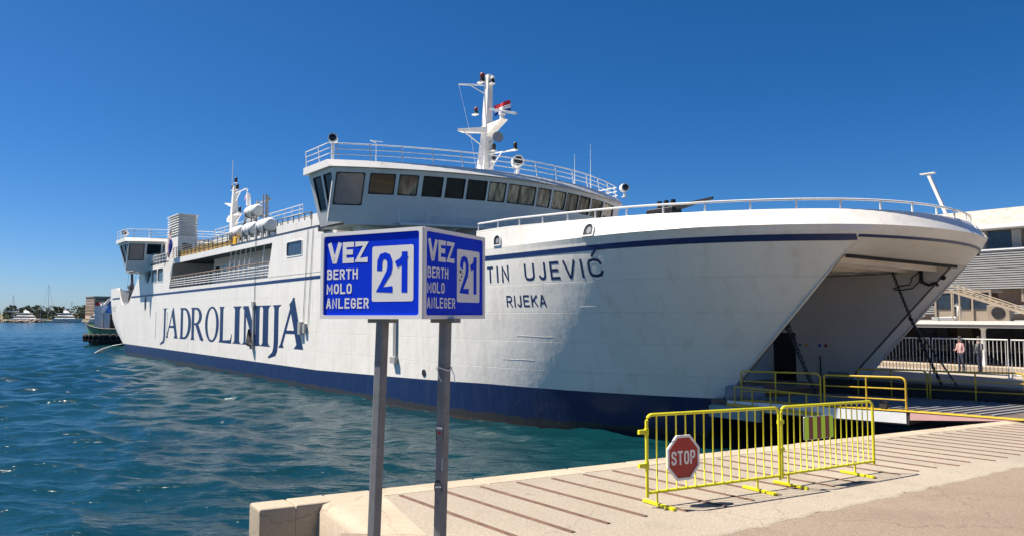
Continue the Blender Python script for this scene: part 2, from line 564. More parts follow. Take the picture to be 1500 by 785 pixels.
def text(mb, string, x, y, h, cw, gap, w, fn, k0=0.0, widths=None):
    """stroke lettering; fn(x, y, lift) -> xyz. Each stroke lies a hair above the one before."""
    layer = 0
    for ch in string:
        c_w = cw * (widths or {}).get(ch, 1.0)
        if ch == ' ':
            x += cw * .75 + gap
            continue
        base = 'C' if ch == 'Ć' else ch
        strokes = [[(x + w / 2 + p[0] * (c_w - w), y + w / 2 + p[1] * (h - w)) for p in s] for s in GL[base]]
        if ch == 'Ć':
            strokes.append([(x + c_w * .45, y + h * 1.12), (x + c_w * .75, y + h * 1.4)])
        for s in strokes:
            # square ends reach the full letter height
            p0, p1 = Vector(s[0]), Vector(s[-1])
            if (p0 - p1).length > 1e-6:
                d0 = (Vector(s[0]) - Vector(s[1])).normalized() * w / 2
                d1 = (Vector(s[-1]) - Vector(s[-2])).normalized() * w / 2
                s = [tuple(p0 + d0)] + s[1:-1] + [tuple(p1 + d1)] if len(s) > 2 else [tuple(p0 + d0), tuple(p1 + d1)]
            # subdivide so that it follows a curved surface
            q = [s[0]]
            for a, b in zip(s[:-1], s[1:]):
                m = max(1, int(math.hypot(b[0] - a[0], b[1] - a[1]) / (h * .5)))
                for i in range(1, m + 1):
                    q.append((a[0] + (b[0] - a[0]) * i / m, a[1] + (b[1] - a[1]) * i / m))
            L, R, closed = ribbon(q, w)
            lift = k0 + layer * .00035
            layer = (layer + 1) % 4
            n = len(L)
            vs = [fn(p.x, p.y, lift) for p in L] + [fn(p.x, p.y, lift) for p in R]
            fs = [(i, (i + 1) % n, (i + 1) % n + n, i + n) for i in range(n if closed else n - 1)]
            mb.add(vs, fs)
        x += c_w + gap
    return x

# ------------------------------------------------------------------ water
def water_mat():
    m, nt, b = new_mat('sea_water')
    v = mapped(nt)
    n0 = noise(nt, v, .03, 4, .5)
    col = ramp(nt, n0.outputs[0], [(.35, (.0018, .024, .036)), (.65, (.0025, .033, .038))]).outputs[0]
    nt.links.new(col, b.inputs['Base Color'])
    b.inputs['Roughness'].default_value = .13
    b.inputs['IOR'].default_value = 1.333
    mp = N(nt, 'ShaderNodeMapping')
    mp.inputs['Scale'].default_value = (.7, 1.5, 1)
    mp.inputs['Rotation'].default_value = (0, 0, math.radians(14))
    nt.links.new(v, mp.inputs['Vector'])
    n1 = noise(nt, mp.outputs[0], 3.2, 5, .65)
    n2 = noise(nt, mp.outputs[0], 1.25, 3, .55)
    nb = bump(nt, b, n1.outputs[0], .6, .05)
    bump(nt, b, n2.outputs[0], .6, .22, nb)
    return m
M['water'] = water_mat()
def axis(lo, hi, fine, centre, growth):
    a, x, d = [], centre, fine
    while x < hi:
        a.append(x)
        x += d
        d = max(fine, fine + growth * (x - centre))
    a.append(hi)
    b, x, d = [], centre, fine
    while x > lo:
        b.append(x)
        x -= d
        d = max(fine, fine + growth * (centre - x))
    b.append(lo)
    return np.array(sorted(set(b + a)))
xs = axis(-4000, 4000, .13, -6, .0065)
ys = axis(-200, 6000, .075, 9, .0065)
X, Y = np.meshgrid(xs, ys)
Z = np.zeros_like(X)
wind = math.radians(74)
for i in range(60):
    lam = .30 * (4.2 / .30) ** (i / 59)
    th = wind + rng.normal(0, .48)
    k = 2 * math.pi / lam
    amp = .0125 * lam ** .85
    ph = rng.uniform(0, 6.28)
    # waves finer than the grid spacing are left to the material
    R_ = np.hypot(X, Y)
    fade = np.clip(1.3 - R_ * .0065 / lam * 2.2, 0, 1)
    Z += fade * amp * np.sin(k * (X * math.cos(th) + Y * math.sin(th)) + ph)
RR = np.hypot(X, Y)
sm = np.clip((RR - 14) / 60, 0, 1)
Z *= .46 + .65 * sm * sm * (3 - 2 * sm)      # waves shaped flat nearby, steeper far off to reflect deeper sky
ny, nx = X.shape
verts = np.stack([X, Y, Z], -1).reshape(-1, 3)
idx = np.arange(ny * nx).reshape(ny, nx)
q = np.stack([idx[:-1, :-1], idx[:-1, 1:], idx[1:, 1:], idx[1:, :-1]], -1).reshape(-1, 4)
me = bpy.data.meshes.new('water')
me.vertices.add(len(verts))
me.vertices.foreach_set('co', verts.astype(np.float32).ravel())
me.loops.add(q.size)
me.loops.foreach_set('vertex_index', q.astype(np.int32).ravel())
me.polygons.add(len(q))
me.polygons.foreach_set('loop_start', np.arange(0, q.size, 4, dtype=np.int32))
me.polygons.foreach_set('use_smooth', np.ones(len(q), dtype=bool))
me.update(calc_edges=True)
me.materials.append(M['water'])
water = bpy.data.objects.new('water', me)
C.objects.link(water)
tag(water, 'rippled blue green harbour water beside the ferry', kind='structure')

# ------------------------------------------------------------------ quay (apron sloping gently to the berth) and pier
EA, EB = Vector((-3.11, 8.90)), Vector((13.39, 20.03))     # line of the quay edge
ED = (EB - EA).normalized()
EN = Vector((ED.y, -ED.x))                                 # inland
def edge(t, w=0.0):
    p = EA + ED * t + EN * w
    return p.x, p.y
def qp(x, y, dz=0.0):
    return (x, y, quay_z(x, y) + dz)
KERB_W = .42
# concrete apron: from behind the coping to the asphalt
AS0, AS1 = Vector((2.03, 7.78)), Vector((8.65, 12.64))     # joint between apron and asphalt
asd = (AS1 - AS0).normalized()
def joint(t):
    # joint line, measured along the edge parameter
    p = EA + ED * t
    # intersect p + EN*w with the joint line
    d = Vector((AS0.x - p.x, AS0.y - p.y))
    den = EN.x * asd.y - EN.y * asd.x
    return (d.x * asd.y - d.y * asd.x) / den
mb = MB()
ts = [.9, 1.55, 2.2, 3, 4, 5, 6, 7, 8, 9, 10, 12, 14, 16, 18, 20, 22, 24, 27, 30, 36, 45]
rows = []
for j in range(9):
    r = []
    for t in ts:
        wj = min(max(joint(t), .9), 6.0) if t < 28 else 6.0
        w = KERB_W - .003 + (wj - KERB_W) * j / 8
        r.append(qp(*edge(t, w)))
    rows.append(r)
mb.grid(rows)
quay = mb.build('quay', 'apron')
tag(quay, 'pale concrete quay apron with rusty grip strips and stone edge', kind='structure')
# asphalt beyond the joint, lying 5 mm lower with a ragged patched edge
mb = MB()
rows = []
for j in range(12):
    r = []
    for t in ts:
        wj = min(max(joint(t), .9), 6.0) if t < 28 else 6.0
        w = wj - .05 + (j / 11) ** 1.6 * 40
        p = edge(t - (j / 11) ** 1.6 * 12 * (t < 2), w)
        r.append(qp(*p, -.006))
    rows.append(r)
mb.grid(rows)
# the strip of pavement on the left, towards the camera
mb.grid([[qp(x, y, -.012) for x in (-1.75, -1.0, 0, 1, 2.2, 4)] for y in (-12, -4, 0, 2, 4, 5, 6, 7, 7.7)])
asph = mb.build('asphalt', 'asphalt')
tag(asph, 'worn beige asphalt of the quay', kind='structure')
# a ridge of spilled cement along the joint
mb = MB()
pts = []
for i in range(90):
    t = 3.0 + i * .19
    w = min(max(joint(t), .9), 6.0) + .03 * math.sin(i * 1.7) + .025 * random.uniform(-1, 1)
    pts.append((t, w))
rows = []
for t, w in pts:
    hw = .035 + .02 * random.random()
    rows.append([qp(*edge(t, w - hw), .0005), qp(*edge(t, w), .012), qp(*edge(t, w + hw), -.005)])
mb.grid(rows)
mb.build('joint_ridge', 'apron', quay, True)
# rusty grip strips set in the apron (parallel to the ship)
Fv = Vector((FX, FY))
strip_starts = []
n = 0
tt = 1.72
while tt < 19.5 and n < 40:
    strip_starts.append(tt)
    tt += .585 + random.uniform(-.02, .02)
    n += 1
for tt in strip_starts:
    p = Vector(edge(tt, .50 + random.uniform(-.02, .05)))
    ln = 2.42 + random.uniform(-.08, .08)
    side = Vector((-Fv.y, Fv.x)) * .033
    segs = 6
    rowsL = []
    mb = MB()
    rows = []
    for k in range(segs + 1):
        c = p + Fv * (ln * k / segs)
        wob = random.uniform(-.006, .006)
        rows.append([qp(c.x + side.x * (1 + wob * 20), c.y + side.y * (1 + wob * 20), .002), qp(c.x + side.x * .6, c.y + side.y * .6, .012), qp(c.x - side.x * .6, c.y - side.y * .6, .012), qp(c.x - side.x * (1 - wob * 20), c.y - side.y * (1 - wob * 20), .002)])
    mb.grid(rows)
    mb.build('grip_strip', 'rust', quay)
# stone coping along the edge, block by block, with the wall below
def block(top4, zb, bev=.03, dz=0.0):
    """stone block: top4 corner xy (in order), walls down to zb, worn upper edges"""
    c = Vector((sum(p[0] for p in top4) / 4, sum(p[1] for p in top4) / 4))
    m = MB()
    rings = []
    for k, (inset, drop) in enumerate(((0, None), (0, bev * 1.4), (bev * .35, bev * .45), (bev, 0))):
        r = []
        for i, p in enumerate(top4):
            v = Vector(p[:2]) - c
            L_ = v.length
            q2 = c + v * ((L_ - inset * 1.4) / L_)
            if drop is None:
                r.append((p[0], p[1], zb))
            else:
                r.append((q2.x, q2.y, quay_z(p[0], p[1]) + dz - drop))
        rings.append(r)
    vs = [p for r in rings for p in r]
    fs = [(12, 13, 14, 15)]
    for r in range(3):
        for i in range(4):
            j = (i + 1) % 4
            fs.append((r * 4 + i, r * 4 + j, r * 4 + 4 + j, r * 4 + 4 + i))
    m.add(vs, fs)
    return m
t = 0.0
lens = [.42, .47, .62]
i = 0
while t < 26:
    ln = lens[i] if i < 3 else random.uniform(1.15, 1.7)
    g = .002
    top = [edge(t + g, 0), edge(t + ln - g, 0), edge(t + ln - g, KERB_W), edge(t + g, KERB_W)]
    zt = quay_z(*top[0])
    block(top, zt - .38, .022, .005 + random.uniform(-.003, .004)).build('coping_stone', 'stone', quay)
    # course below
    top2 = [edge(t + g + .0, .01), edge(t + ln - g, .01), edge(t + ln - g, KERB_W - .01), edge(t + g, KERB_W - .01)]
    block(top2, -.6, .02, -.392).build('wall_stone', 'stone', quay)
    t += ln
    i += 1
# left side coping, from the stub back towards the camera, with a slanting outer face
LO = [Vector((-2.46, 9.22)), Vector((-1.47, 7.55)), Vector((-1.62, 6.6)), Vector((-1.9, 3.0)), Vector((-2.1, -4))]
LI = [Vector((-1.62, 9.43)), Vector((-.86, 7.6)), Vector((-.95, 6.6)), Vector((-1.2, 3.0)), Vector((-1.5, -4))]
for k in range(4):
    g = .004
    o0, o1, i0, i1 = LO[k], LO[k + 1], LI[k], LI[k + 1]
    m = MB()
    def zz(p, d=0.0):
        return (p.x, p.y, quay_z(p.x, p.y) + .010 + d)
    n_ = 6
    rows = []
    for a in range(n_ + 1):
        f = .003 + (a / n_) * .994
        po, pi = o0.lerp(o1, f), i0.lerp(i1, f)
        out = (po - pi).normalized()
        rows.append([zz(pi, .0), zz(pi.lerp(po, .35), .006), zz(pi.lerp(po, .78), .0), zz(pi.lerp(po, .94), -.03), zz(po, -.10), (po.x + out.x * .05, po.y + out.y * .05, 1.9), (po.x + out.x * .08, po.y + out.y * .08, -.6)])
    m.grid(rows)
    m.build('coping_stone', 'stone', quay, True, 50)
# pier alongside the berth
mb = MB()
def pr(s0, s1, u0, u1, z0, z1, m):
    m.hexa([(s0, u0, z0), (s1, u0, z0), (s1, u1, z0), (s0, u1, z0), (s0, u0, z1), (s1, u0, z1), (s1, u1, z1), (s0, u1, z1)])
pr(-160, 8, 19.0, 120, -1, 1.715, mb)
pr(8.002, 19.6, 15.2, 120, -1, 1.715, mb)
pr(19.602, 60, 34, 120, -1, 1.712, mb)
pier = mb.build('pier', 'concrete')
pier.location = (RX, RY, 0)
pier.rotation_euler = (0, 0, SHIP_ROT)
tag(pier, 'sunlit concrete pier beside the ferry bow', kind='structure')

# ------------------------------------------------------------------ far shore
mb = MB()
rows = []
for j in range(6):
    r = []
    for i in range(60):
        x = -900 + i * 22
        y = 545 + j * 60 + 8 * math.sin(i * .7)
        r.append((x, y, [-1.5, 1.1, 2.4, 3.4, 5, 7][j] + (random.uniform(-.3, .3) if j else 0)))
    rows.append(r)
mb.grid(rows)
tag(mb.build('far_shore', 'farland', None, True), 'low far shore across the harbour', kind='structure')

# ------------------------------------------------------------------ the ferry (built in its own frame: s forward, u to port, z up)
ferry = empty('ferry', (RX, RY, 0), SHIP_ROT)
tag(ferry, 'large white car ferry with blue waterline, its bow open onto the quay', 'ferry')

ZL, ZU = 1.57, 7.1
S_L0, U_L0 = 10.0, 3.8       # mouth edge at the waterline band
S_U0, U_U0 = 15.0, 4.1       # mouth edge at the stripe
def kz(z):
    k = (z - ZL) / (ZU - ZL)
    return k if k >= 0 else k * .5
def hull_pt(tau, z):
    k = kz(z)
    ls, lu = -8 + (S_L0 + 8) * tau, U_L0 * tau ** 2.7
    us = -8 + (S_U0 + 8) * tau
    uu = U_U0 * max(0, (us - 4) / (S_U0 - 4)) ** 3.5
    kk = max(k, 0)
    flare = .18 * math.sin(math.pi * min(kk, 1)) * tau ** 3      # plating slightly hollow
    return (ls + (us - ls) * k, lu + (uu - lu) * k + flare, z)
def hull_u(s, z):
    if s <= -8:
        return 0.0
    k = kz(z)
    tau = min(max((s + 8) / ((S_L0 + 8) + (S_U0 - S_L0) * k), 0), 1.0)
    return hull_pt(tau, z)[1]
def on_hull(s, z, off):
    e = .05
    p = Vector((s, hull_u(s, z), z))
    a = Vector((s + e, hull_u(s + e, z), z)) - Vector((s - e, hull_u(s - e, z), z))
    b = Vector((s, hull_u(s, z + e), z + e)) - Vector((s, hull_u(s, z - e), z - e))
    n = a.cross(b).normalized()
    if n.y > 0:
        n = -n
    return tuple(p + n * off)
SE = [(-1.5, -72), (0, -74), (1.3, -76.2), (2.5, -80), (4, -83), (6, -84.3), (8.2, -84.7)]
def s_end(z):
    return float(np.interp(z, [a for a, b in SE], [b for a, b in SE]))
def z_band(s):
    return float(np.interp(s, [-80, -17, 0, 10], [1.22, 1.24, 1.6, 1.57]))
def stern_u(s, z):
    x = s - s_end(z)
    if x >= 2.5:
        return 0.0
    x = min(max(1 - x / 2.5, 0), 1)
    return 2.0 * (1 - math.sqrt(max(0, 1 - x * x)))
AFT = list(np.linspace(0, 1, 30))
TAU = list(np.linspace(0, 1, 54))[1:]
def hull_row(z, aft_to=None, zb=False):
    """starboard outline at height z, stern to mouth edge"""
    r = []
    if aft_to is None:
        se = s_end(z if not zb else 1.3)
        for i in range(7):
            a = math.pi / 2 * i / 6
            s = se + 2.5 * (1 - math.cos(a))
            r.append((s, 2.0 * (1 - math.sin(a)), z_band(s) if zb else z))
        s0 = se + 2.5
    else:
        s0 = aft_to
        r.append((s0, 0, z_band(s0) if zb else z))
    for a in AFT[1:]:
        s = s0 + (-8 - s0) * a
        r.append((s, 0, z_band(s) if zb else z))
    for t in TAU:
        zz_ = z_band(-8 + 18 * t) if zb else z
        r.append(hull_pt(t, zz_))
    return r
def mirror(r):
    return [(p[0], 2 * CL - p[1], p[2]) for p in r]
def ring(r):
    return r, mirror(r)
def shell(name, rows, mat, close_stern=True, close_bow=False):
    m = MB()
    m.grid(rows)
    m.grid([mirror(r) for r in rows])
    if close_stern:
        m.grid([[r[0], mirror(r)[0]] for r in rows])
    if close_bow:
        m.grid([[r[-1], mirror(r)[-1]] for r in rows])
    return m.build(name, mat, ferry, True, 40)
shell('underwater_hull', [hull_row(-1.5), hull_row(-.6), hull_row(.02)], 'anti', True, True)
shell('waterline_band', [hull_row(.02), hull_row(.6), hull_row(1.0), hull_row(1.2, zb=True)], 'boot', True, True)
shell('hull', [hull_row(1.2, zb=True)] + [hull_row(z) for z in (1.9, 2.4, 3.0, 3.6, 4.2, 4.8, 5.3, 5.8)], 'hull', True, False)
shell('upper_hull', [hull_row(z, -53.0) for z in (5.8, 6.3, 6.7, 7.1, 7.3)], 'hull', False, False)

# side plating above the hull
def side_fn(a, b, d):
    return (a, stern_u(a, b) + d, b)
def port_fn(a, b, d):
    return (a, 2 * CL - stern_u(a, b) - d, b)
def rect(a0, a1, b0, b1):
    return [(a0, b0), (a1, b0), (a1, b1), (a0, b1)]
def rrect(a0, a1, b0, b1, r=.12, n=3):
    out = []
    for cx, cy, st in ((a1 - r, b1 - r, 0), (a0 + r, b1 - r, 90), (a0 + r, b0 + r, 180), (a1 - r, b0 + r, 270)):
        for i in range(n + 1):
            t_ = math.radians(st + 90 * i / n)
            out.append((cx + r * math.cos(t_), cy + r * math.sin(t_)))
    return out
aft_outer = [(-53.0, 5.8), (-60, 5.8), (-70, 5.8), (-78, 5.8), (-81.8, 5.8), (-82.6, 5.8), (-83.4, 5.8), (-84.0, 5.8), (-84.2, 5.8),
             (-84.4, 6.6), (-84.55, 7.3), (-84.68, 8.02), (-84.2, 8.04), (-83.5, 8.06), (-82.6, 8.08), (-81, 8.1), (-78.0, 8.14),
             (-77.4, 7.8), (-76.6, 7.0), (-75.8, 6.35), (-74.9, 6.02), (-73.8, 5.93), (-72.6, 5.95), (-71.7, 6.12), (-71.0, 6.45), (-69.8, 7.2), (-66.0, 9.35), (-65.4, 9.95), (-53.4, 10.0), (-53.0, 7.3)]
WIN3 = [(-62.7, -60.55), (-60.15, -58.05), (-57.65, -55.55)]
mb = MB()
notch_piece = [(-73.8, 5.8), (-78.0, 5.8)] + aft_outer[16:22]
fore_piece = [(-73.8, 5.8), (-73.8, 5.93)] + aft_outer[22:] + aft_outer[:3]
mb.plate(notch_piece, [], side_fn, .14)
mb.plate(fore_piece, [rrect(a, b, 8.17, 9.52, .15) for a, b in WIN3], side_fn, .14)
mb.plate(notch_piece, [], port_fn, .14)
mb.plate(fore_piece, [], port_fn, .14)
def stern_rows(off):
    rows_ = []
    for f in np.linspace(0, 1, 6):
        r_ = []
        for a in list(np.linspace(0, math.pi / 2, 9)) + [1.75, 1.9]:
            z = 5.8 + f * 2.25
            se = s_end(z)
            if a <= math.pi / 2:
                s_, u_ = se + 2.5 * (1 - math.cos(a)), 2.0 * (1 - math.sin(a))
            else:
                s_, u_ = (se + 2.5 + (-78.0 - se - 2.5) * (.5 if a < 1.8 else 1)), 0.0
            z = 5.8 + f * (2.25 + .09 * (s_ + 84.7) / 6.7)
            r_.append((s_ + (off if a < 1 else 0), u_ + off, z))
        rows_.append(r_)
    return rows_
for off in (0.0, .12):
    g_ = stern_rows(off)
    mb.grid(g_)
    mb.grid([mirror_row for mirror_row in [[(p[0], 2 * CL - p[1], p[2]) for p in r_] for r_ in g_]])
a_, b_ = stern_rows(0.0)[-1], stern_rows(.12)[-1]
mb.grid([a_, b_])
mb.plate([(2, 5.8), (16.2, 5.8), (16.2, 8.02), (2, 8.02)], [], lambda a, b, d: (-84.4 - (b - 5.8) * .1 + d, a, b), .12)
mb.build('stern_bulwark', 'hull', ferry)
# grey sloping chute in the stern opening
mb = MB()
mb.grid([[(-77.8, .16, 8.1), (-77.8, 1.6, 7.2)], [(-75.7, .16, 6.3), (-75.7, 1.6, 5.9)], [(-74.0, .16, 5.94), (-74, 1.6, 5.8)], [(-71.5, .16, 6.1), (-71.6, 1.6, 5.9)], [(-66.1, .16, 9.3), (-67.6, 1.6, 8.6)]])
mb.box(-79, -65.5, 1.6, 1.7, 5.8, 7.2)
mb.build('mooring_chute', 'grey', ferry)
mb = MB()
mb.plate([(-53.0, 7.3), (-51.83, 9.72), (-24.95, 9.74), (-25.75, 7.33), (-14.5, 7.33), (-14.5, 10.25), (-53.4, 10.25)], [rrect(-22.25, -19.65, 8.58, 9.52, .15)], side_fn, .14)
mb.plate([(-53.0, 7.3), (-14.5, 7.33), (-14.5, 10.25), (-53.4, 10.25)], [], port_fn, .14)
mb.build('deck_side', 'hull', ferry)
def side_window(a0, a1, b0, b1, mat='glassblue', parent=ferry, fn=side_fn, depth=.05):
    m = MB()
    m.plate(rrect(a0 - .07, a1 + .07, b0 - .07, b1 + .07, .18), [rrect(a0, a1, b0, b1, .14)], lambda a, b, d: fn(a, b, d - .025), .06)
    m.mat(1).flat(rrect(a0 - .01, a1 + .01, b0 - .01, b1 + .01, .14), [], lambda a, b: fn(a, b, depth))
    return m.build('window', ['rail', mat], parent)
for a, b in WIN3:
    side_window(a, b, 8.17, 9.52)
side_window(-22.25, -19.65, 8.58, 9.52)

# decks and houses
mb = MB()
mb.box(-65.2, -14.4, .16, 2 * CL - .16, 9.98, 10.18)
mb.box(-66, -14.4, .16, 2 * CL - .16, 7.12, 7.24)
mb.box(-84, -64, 1.75, 2 * CL - 1.75, 5.78, 5.86)
mb.build('deck', 'deck', ferry)
mb = MB()
rows = []
for t_ in np.linspace(.33, 1, 24):
    p = hull_pt(t_, 7.22)
    rows.append([(p[0], p[1] + .05, 7.2), (p[0], 2 * CL - p[1] - .05, 7.2)])
mb.grid(rows)
mb.box(-14.39, -.45, .06, 2 * CL - .06, 7.08, 7.19)
mb.build('foredeck', 'deck', ferry)
mb = MB()
mb.box(-53.3, -25.3, .17, 5.1, 7.245, 7.262)
mb.build('side_deck_bounce', paint('pale_bounce_deck', (.40, .42, .44), .6, .1, 1.2, .1), ferry)  # pale sheet added over the deck to bounce light into the recess
# inner house behind the open side deck
mb = MB()
mb.box(-46.5, -14.0, 2.4, 2 * CL - 2.4, 7.26, 9.96)
mb.box(-64, -53.4, .2, 2 * CL - .2, 7.26, 9.96)
mb.box(-53.35, -46.6, 5.2, 2 * CL - 5.2, 7.26, 9.96)
mb.box(-25.2, -14.6, .2, 2.38, 7.26, 9.96)
inner = mb.build('deckhouse', 'white', ferry)
for a in (-46.0, -43.8, -41.4):
    m = MB()
    m.plate(rrect(a, a + 1.5, 8.1, 9.3, .1), [rrect(a + .08, a + 1.42, 8.18, 9.22, .08)], lambda a_, b_, d: (a_, 2.39 - .03 + d, b_), .03)
    m.mat(1).flat(rrect(a + .07, a + 1.43, 8.17, 9.23, .08), [], lambda a_, b_: (a_, 2.385, b_))
    m.build('window', ['rail', 'glass'], inner)
# stanchions and gratings in the opening
for i, a in enumerate((-35.2, -34.0, -32.8, -31.6, -30.5, -27.6)):
    m = MB()
    m.tube([(a - .35, .35, 7.3), (a + .15, .35, 9.96)], .05, 6)
    m.build('stanchion', 'rail', ferry)
m = MB()
m.box(-29.2, -25.4, 1.9, 2.36, 8.5, 8.62)
m.box(-29.2, -25.4, 2.1, 2.36, 7.3, 8.5)
m.build('bench_locker', 'white', inner)

def railing(name, pts, h, bars, post_gap, r=.025, mat='rail', parent=ferry, top_r=None, lean=(0, 0, 0), cap_mat=None):
    """handrail along a polyline; bars: heights of the courses as fractions"""
    m = MB()
    pts = [Vector(p) for p in pts]
    lv = Vector(lean)
    for i, b in enumerate(bars):
        q_ = [p + Vector((0, 0, h * b)) + lv * b for p in pts]
        rr = (top_r or r * 1.25) if b >= .99 else r
        if cap_mat and b >= .99:
            m.mat(1)
        m.tube(q_, rr, 6)
        m.mat(0)
    d = 0.0
    nxt = 0.0
    for a, b in zip(pts[:-1], pts[1:]):
        L_ = (b - a).length
        while nxt <= d + L_ + 1e-6:
            p = a.lerp(b, min(max((nxt - d) / L_, 0), 1))
            m.tube([p, p + Vector((0, 0, h)) + lv], r * 1.15, 5)
            nxt += post_gap
        d += L_
    e = pts[-1]
    m.tube([e, e + Vector((0, 0, h)) + lv], r * 1.15, 5)
    return m.build(name, [mat] + ([cap_mat] if cap_mat else []), parent, True, 40)
railing('railing', [(-52.6, .07, 7.33), (-25.7, .07, 7.33)], 1.1, (.18, .36, .54, .75, 1), 1.25, .032, top_r=.05, cap_mat='brown')
railing('railing', [(-52.2, .1, 10.25), (-34.2, .1, 10.25)], 1.02, (.2, .42, .62, .82, 1), 1.3, .028, 'steel')
railing('railing', [(-61.5, .1, 10.0), (-53.4, .1, 10.0)], 1.0, (.33, .66, 1), 1.3, .025)
# solid bulwark near the forward bridge, rail above, dark gutter line
mb = MB()
mb.plate([(-24.2, 10.27), (-18.3, 10.27), (-18.3, 10.75), (-24.2, 10.82)], [], side_fn, .08)
mb.build('bulwark', 'hull', ferry)
railing('railing', [(-24.2, .06, 10.8), (-18.3, .06, 10.75)], .5, (.5, 1), .95, .03, 'steel')
mb = MB()
mb.box(-34, -14.8, -.035, 0.0 - .002, 10.20, 10.25)
mb.build('gutter', 'black', ferry)
# yellow lockers hung inside the rail
aa = -50.6
while aa < -34.4:
    w_ = random.choice((.7, .9, 1.2))
    m = MB()
    hh = random.uniform(.42, .62)
    m.bbox(aa, aa + w_, .16, .5, 10.3, 10.3 + hh, .05)
    m.box(aa + w_ * .3, aa + w_ * .42, .15, .16, 10.3, 10.3 + hh * .8)
    m.build('yellow_locker', 'orange', ferry)
    aa += w_ + random.uniform(.05, .35)

# upper house, rails, funnel
mb = MB()
mb.box(-53.5, -18.5, 4.2, 2 * CL - 4.2, 10.2, 12.45)
mb.box(-64.5, -55.2, 3.8, 2 * CL - 3.8, 10.2, 12.2)
mb.box(-46, -44, 5.0, 6.2, 12.45, 13.3)
mb.box(-41.5, -40.5, 4.6, 5.4, 12.45, 13.1)
house = mb.build('upper_house', 'white', ferry)
for a in (-43.6, -42.2):
    m = MB()
    m.lathe([(.14, 0), (.14, .8)], (a, 4.6, 12.45), n=8)
    m.tube([(a, 4.6, 13.2), (a + .05, 4.6, 13.75), (a + .3, 4.6, 14.0), (a + .6, 4.6, 13.75), (a + .62, 4.6, 13.5)], .13, 8)
    m.build('vent_pipe', 'white', house, True, 40)
railing('railing', [(-53, 4.3, 12.45), (-30, 4.3, 12.45)], 1.05, (.33, .66, 1), 1.6, .028)
# railing aft
m = MB()
for i in range(0):
    pass
FU0, FU1 = 1.2, 3.1
def funnel(u0, u1, nm):
    m = MB()
    m.hexa([(-63.0, u0, 10.2), (-54.9, u0, 10.2), (-54.9, u1, 10.2), (-63.0, u1, 10.2), (-59.2, u0, 12.9), (-54.9, u0, 12.9), (-54.9, u1, 12.9), (-59.2, u1, 12.9)])
    m.box(-58.8, -55.1, u0 + .15, u1 - .15, 12.9, 14.95)
    f = m.build('funnel', 'white', ferry)
    for k in range(8):
        z = 13.0 + k * .265
        m = MB()
        a0, a1, b0, b1 = -59.15, -54.8, u0 - .08, u1 + .08
        i = .2
        m.hexa([(a0, b0, z), (a1, b0, z), (a1, b1, z), (a0, b1, z), (a0 + i, b0 + i, z + .2), (a1 - i, b0 + i, z + .2), (a1 - i, b1 - i, z + .2), (a0 + i, b1 - i, z + .2)])
        m.build('louver', 'rail', f)
    m = MB()
    m.box(-59.2, -54.75, u0 - .1, u1 + .1, 15.08, 15.18)
    m.build('funnel_cap', 'rail', f)
    m = MB()
    m.box(-54.899, -54.86, u0 + .45, u1 - .55, 10.9, 12.1)
    m.build('window', 'glass', f)
    return f
funnel(FU0, FU1, 'a')
funnel(2 * CL - FU1, 2 * CL - FU0, 'b')
# white containers on the aft deck edge
m = MB()
m.lathe([(.05, 0), (.5, .04), (.62, .2), (.62, 2.6), (.5, 2.8), (.05, 2.85)], (-63.6, .55, 10.75), (1, 0, 0), 14)
m.build('life_raft_canister', 'rail', ferry, True, 40)

# life raft canisters in their rack
def raft(s, u, z, r=.62, ln=2.6):
    m = MB()
    m.lathe([(.03, 0), (r * .75, .05), (r * .93, .16), (r, .32), (r, ln / 2 - .08), (r * 1.05, ln / 2 - .06), (r * 1.05, ln / 2 + .06), (r, ln / 2 + .08), (r, ln - .32), (r * .93, ln - .16), (r * .75, ln - .05), (.03, ln)], (s, u, z), (1, 0, 0), 20)
    for f in (.22, .78):
        m.lathe([(r * 1.01, ln * f - .04), (r * 1.035, ln * f - .03), (r * 1.035, ln * f + .03), (r * 1.01, ln * f + .04)], (s, u, z), (1, 0, 0), 20, False)
    o = m.build('life_raft_canister', 'rail', ferry, True, 35)
    for f in (.2, .8):
        c = MB()
        x = s + ln * f
        c.plate([(u - r * 1.05, z - r * 1.1), (u + r * 1.05, z - r * 1.1), (u + r * 1.05, z - r * .1), (u + r * .8, z - r * .62), (u, z - r * 1.0), (u - r * .8, z - r * .62), (u - r * 1.05, z - r * .1)], [], lambda a, b, d: (x + d, a, b), .1)
        c.bar((x + .05, u - .5, z - r * 1.1), (x + .05, u - .5, z - r * 1.1 - .75), .1, .1)
        c.bar((x + .05, u + .5, z - r * 1.1), (x + .05, u + .5, z - r * 1.1 - .75), .1, .1)
        c.build('cradle', 'grey', o)
for s_ in (-36.4, -33.2, -30.0):
    raft(s_, .95, 11.42, .52, 2.3)
raft(-38.9, 3.0, 13.65, .52, 2.7)
mb = MB()
for a in (-38.6, -35.9):
    mb.bar((a, 3.6, 12.4), (a, 3.6, 14.6), .12, .12)
    mb.bar((a, 2.4, 12.4), (a + .6, 2.5, 13.1), .1, .1)
    mb.bar((a, 3.6, 14.5), (a + .8, 3.4, 14.7), .1, .1)
mb.bar((-38.6, 3.6, 14.5), (-35.2, 3.6, 14.5), .12, .12)
mb.tube([(-35.4, 3.3, 12.4), (-35.4, 3.3, 14.9)], .1, 8)
mb.tube([(-35.0, 2.9, 12.4), (-35.0, 2.9, 14.8)], .06, 8)
mb.build('raft_davit', 'louver', ferry)
# forward part of the rack: short white posts
for a in np.arange(-35.5, -26.5, 1.25):
    m = MB()
    m.bar((a, .25, 10.2), (a, .25, 10.75), .1, .1)
    m.build('rack_post', 'rail', ferry)

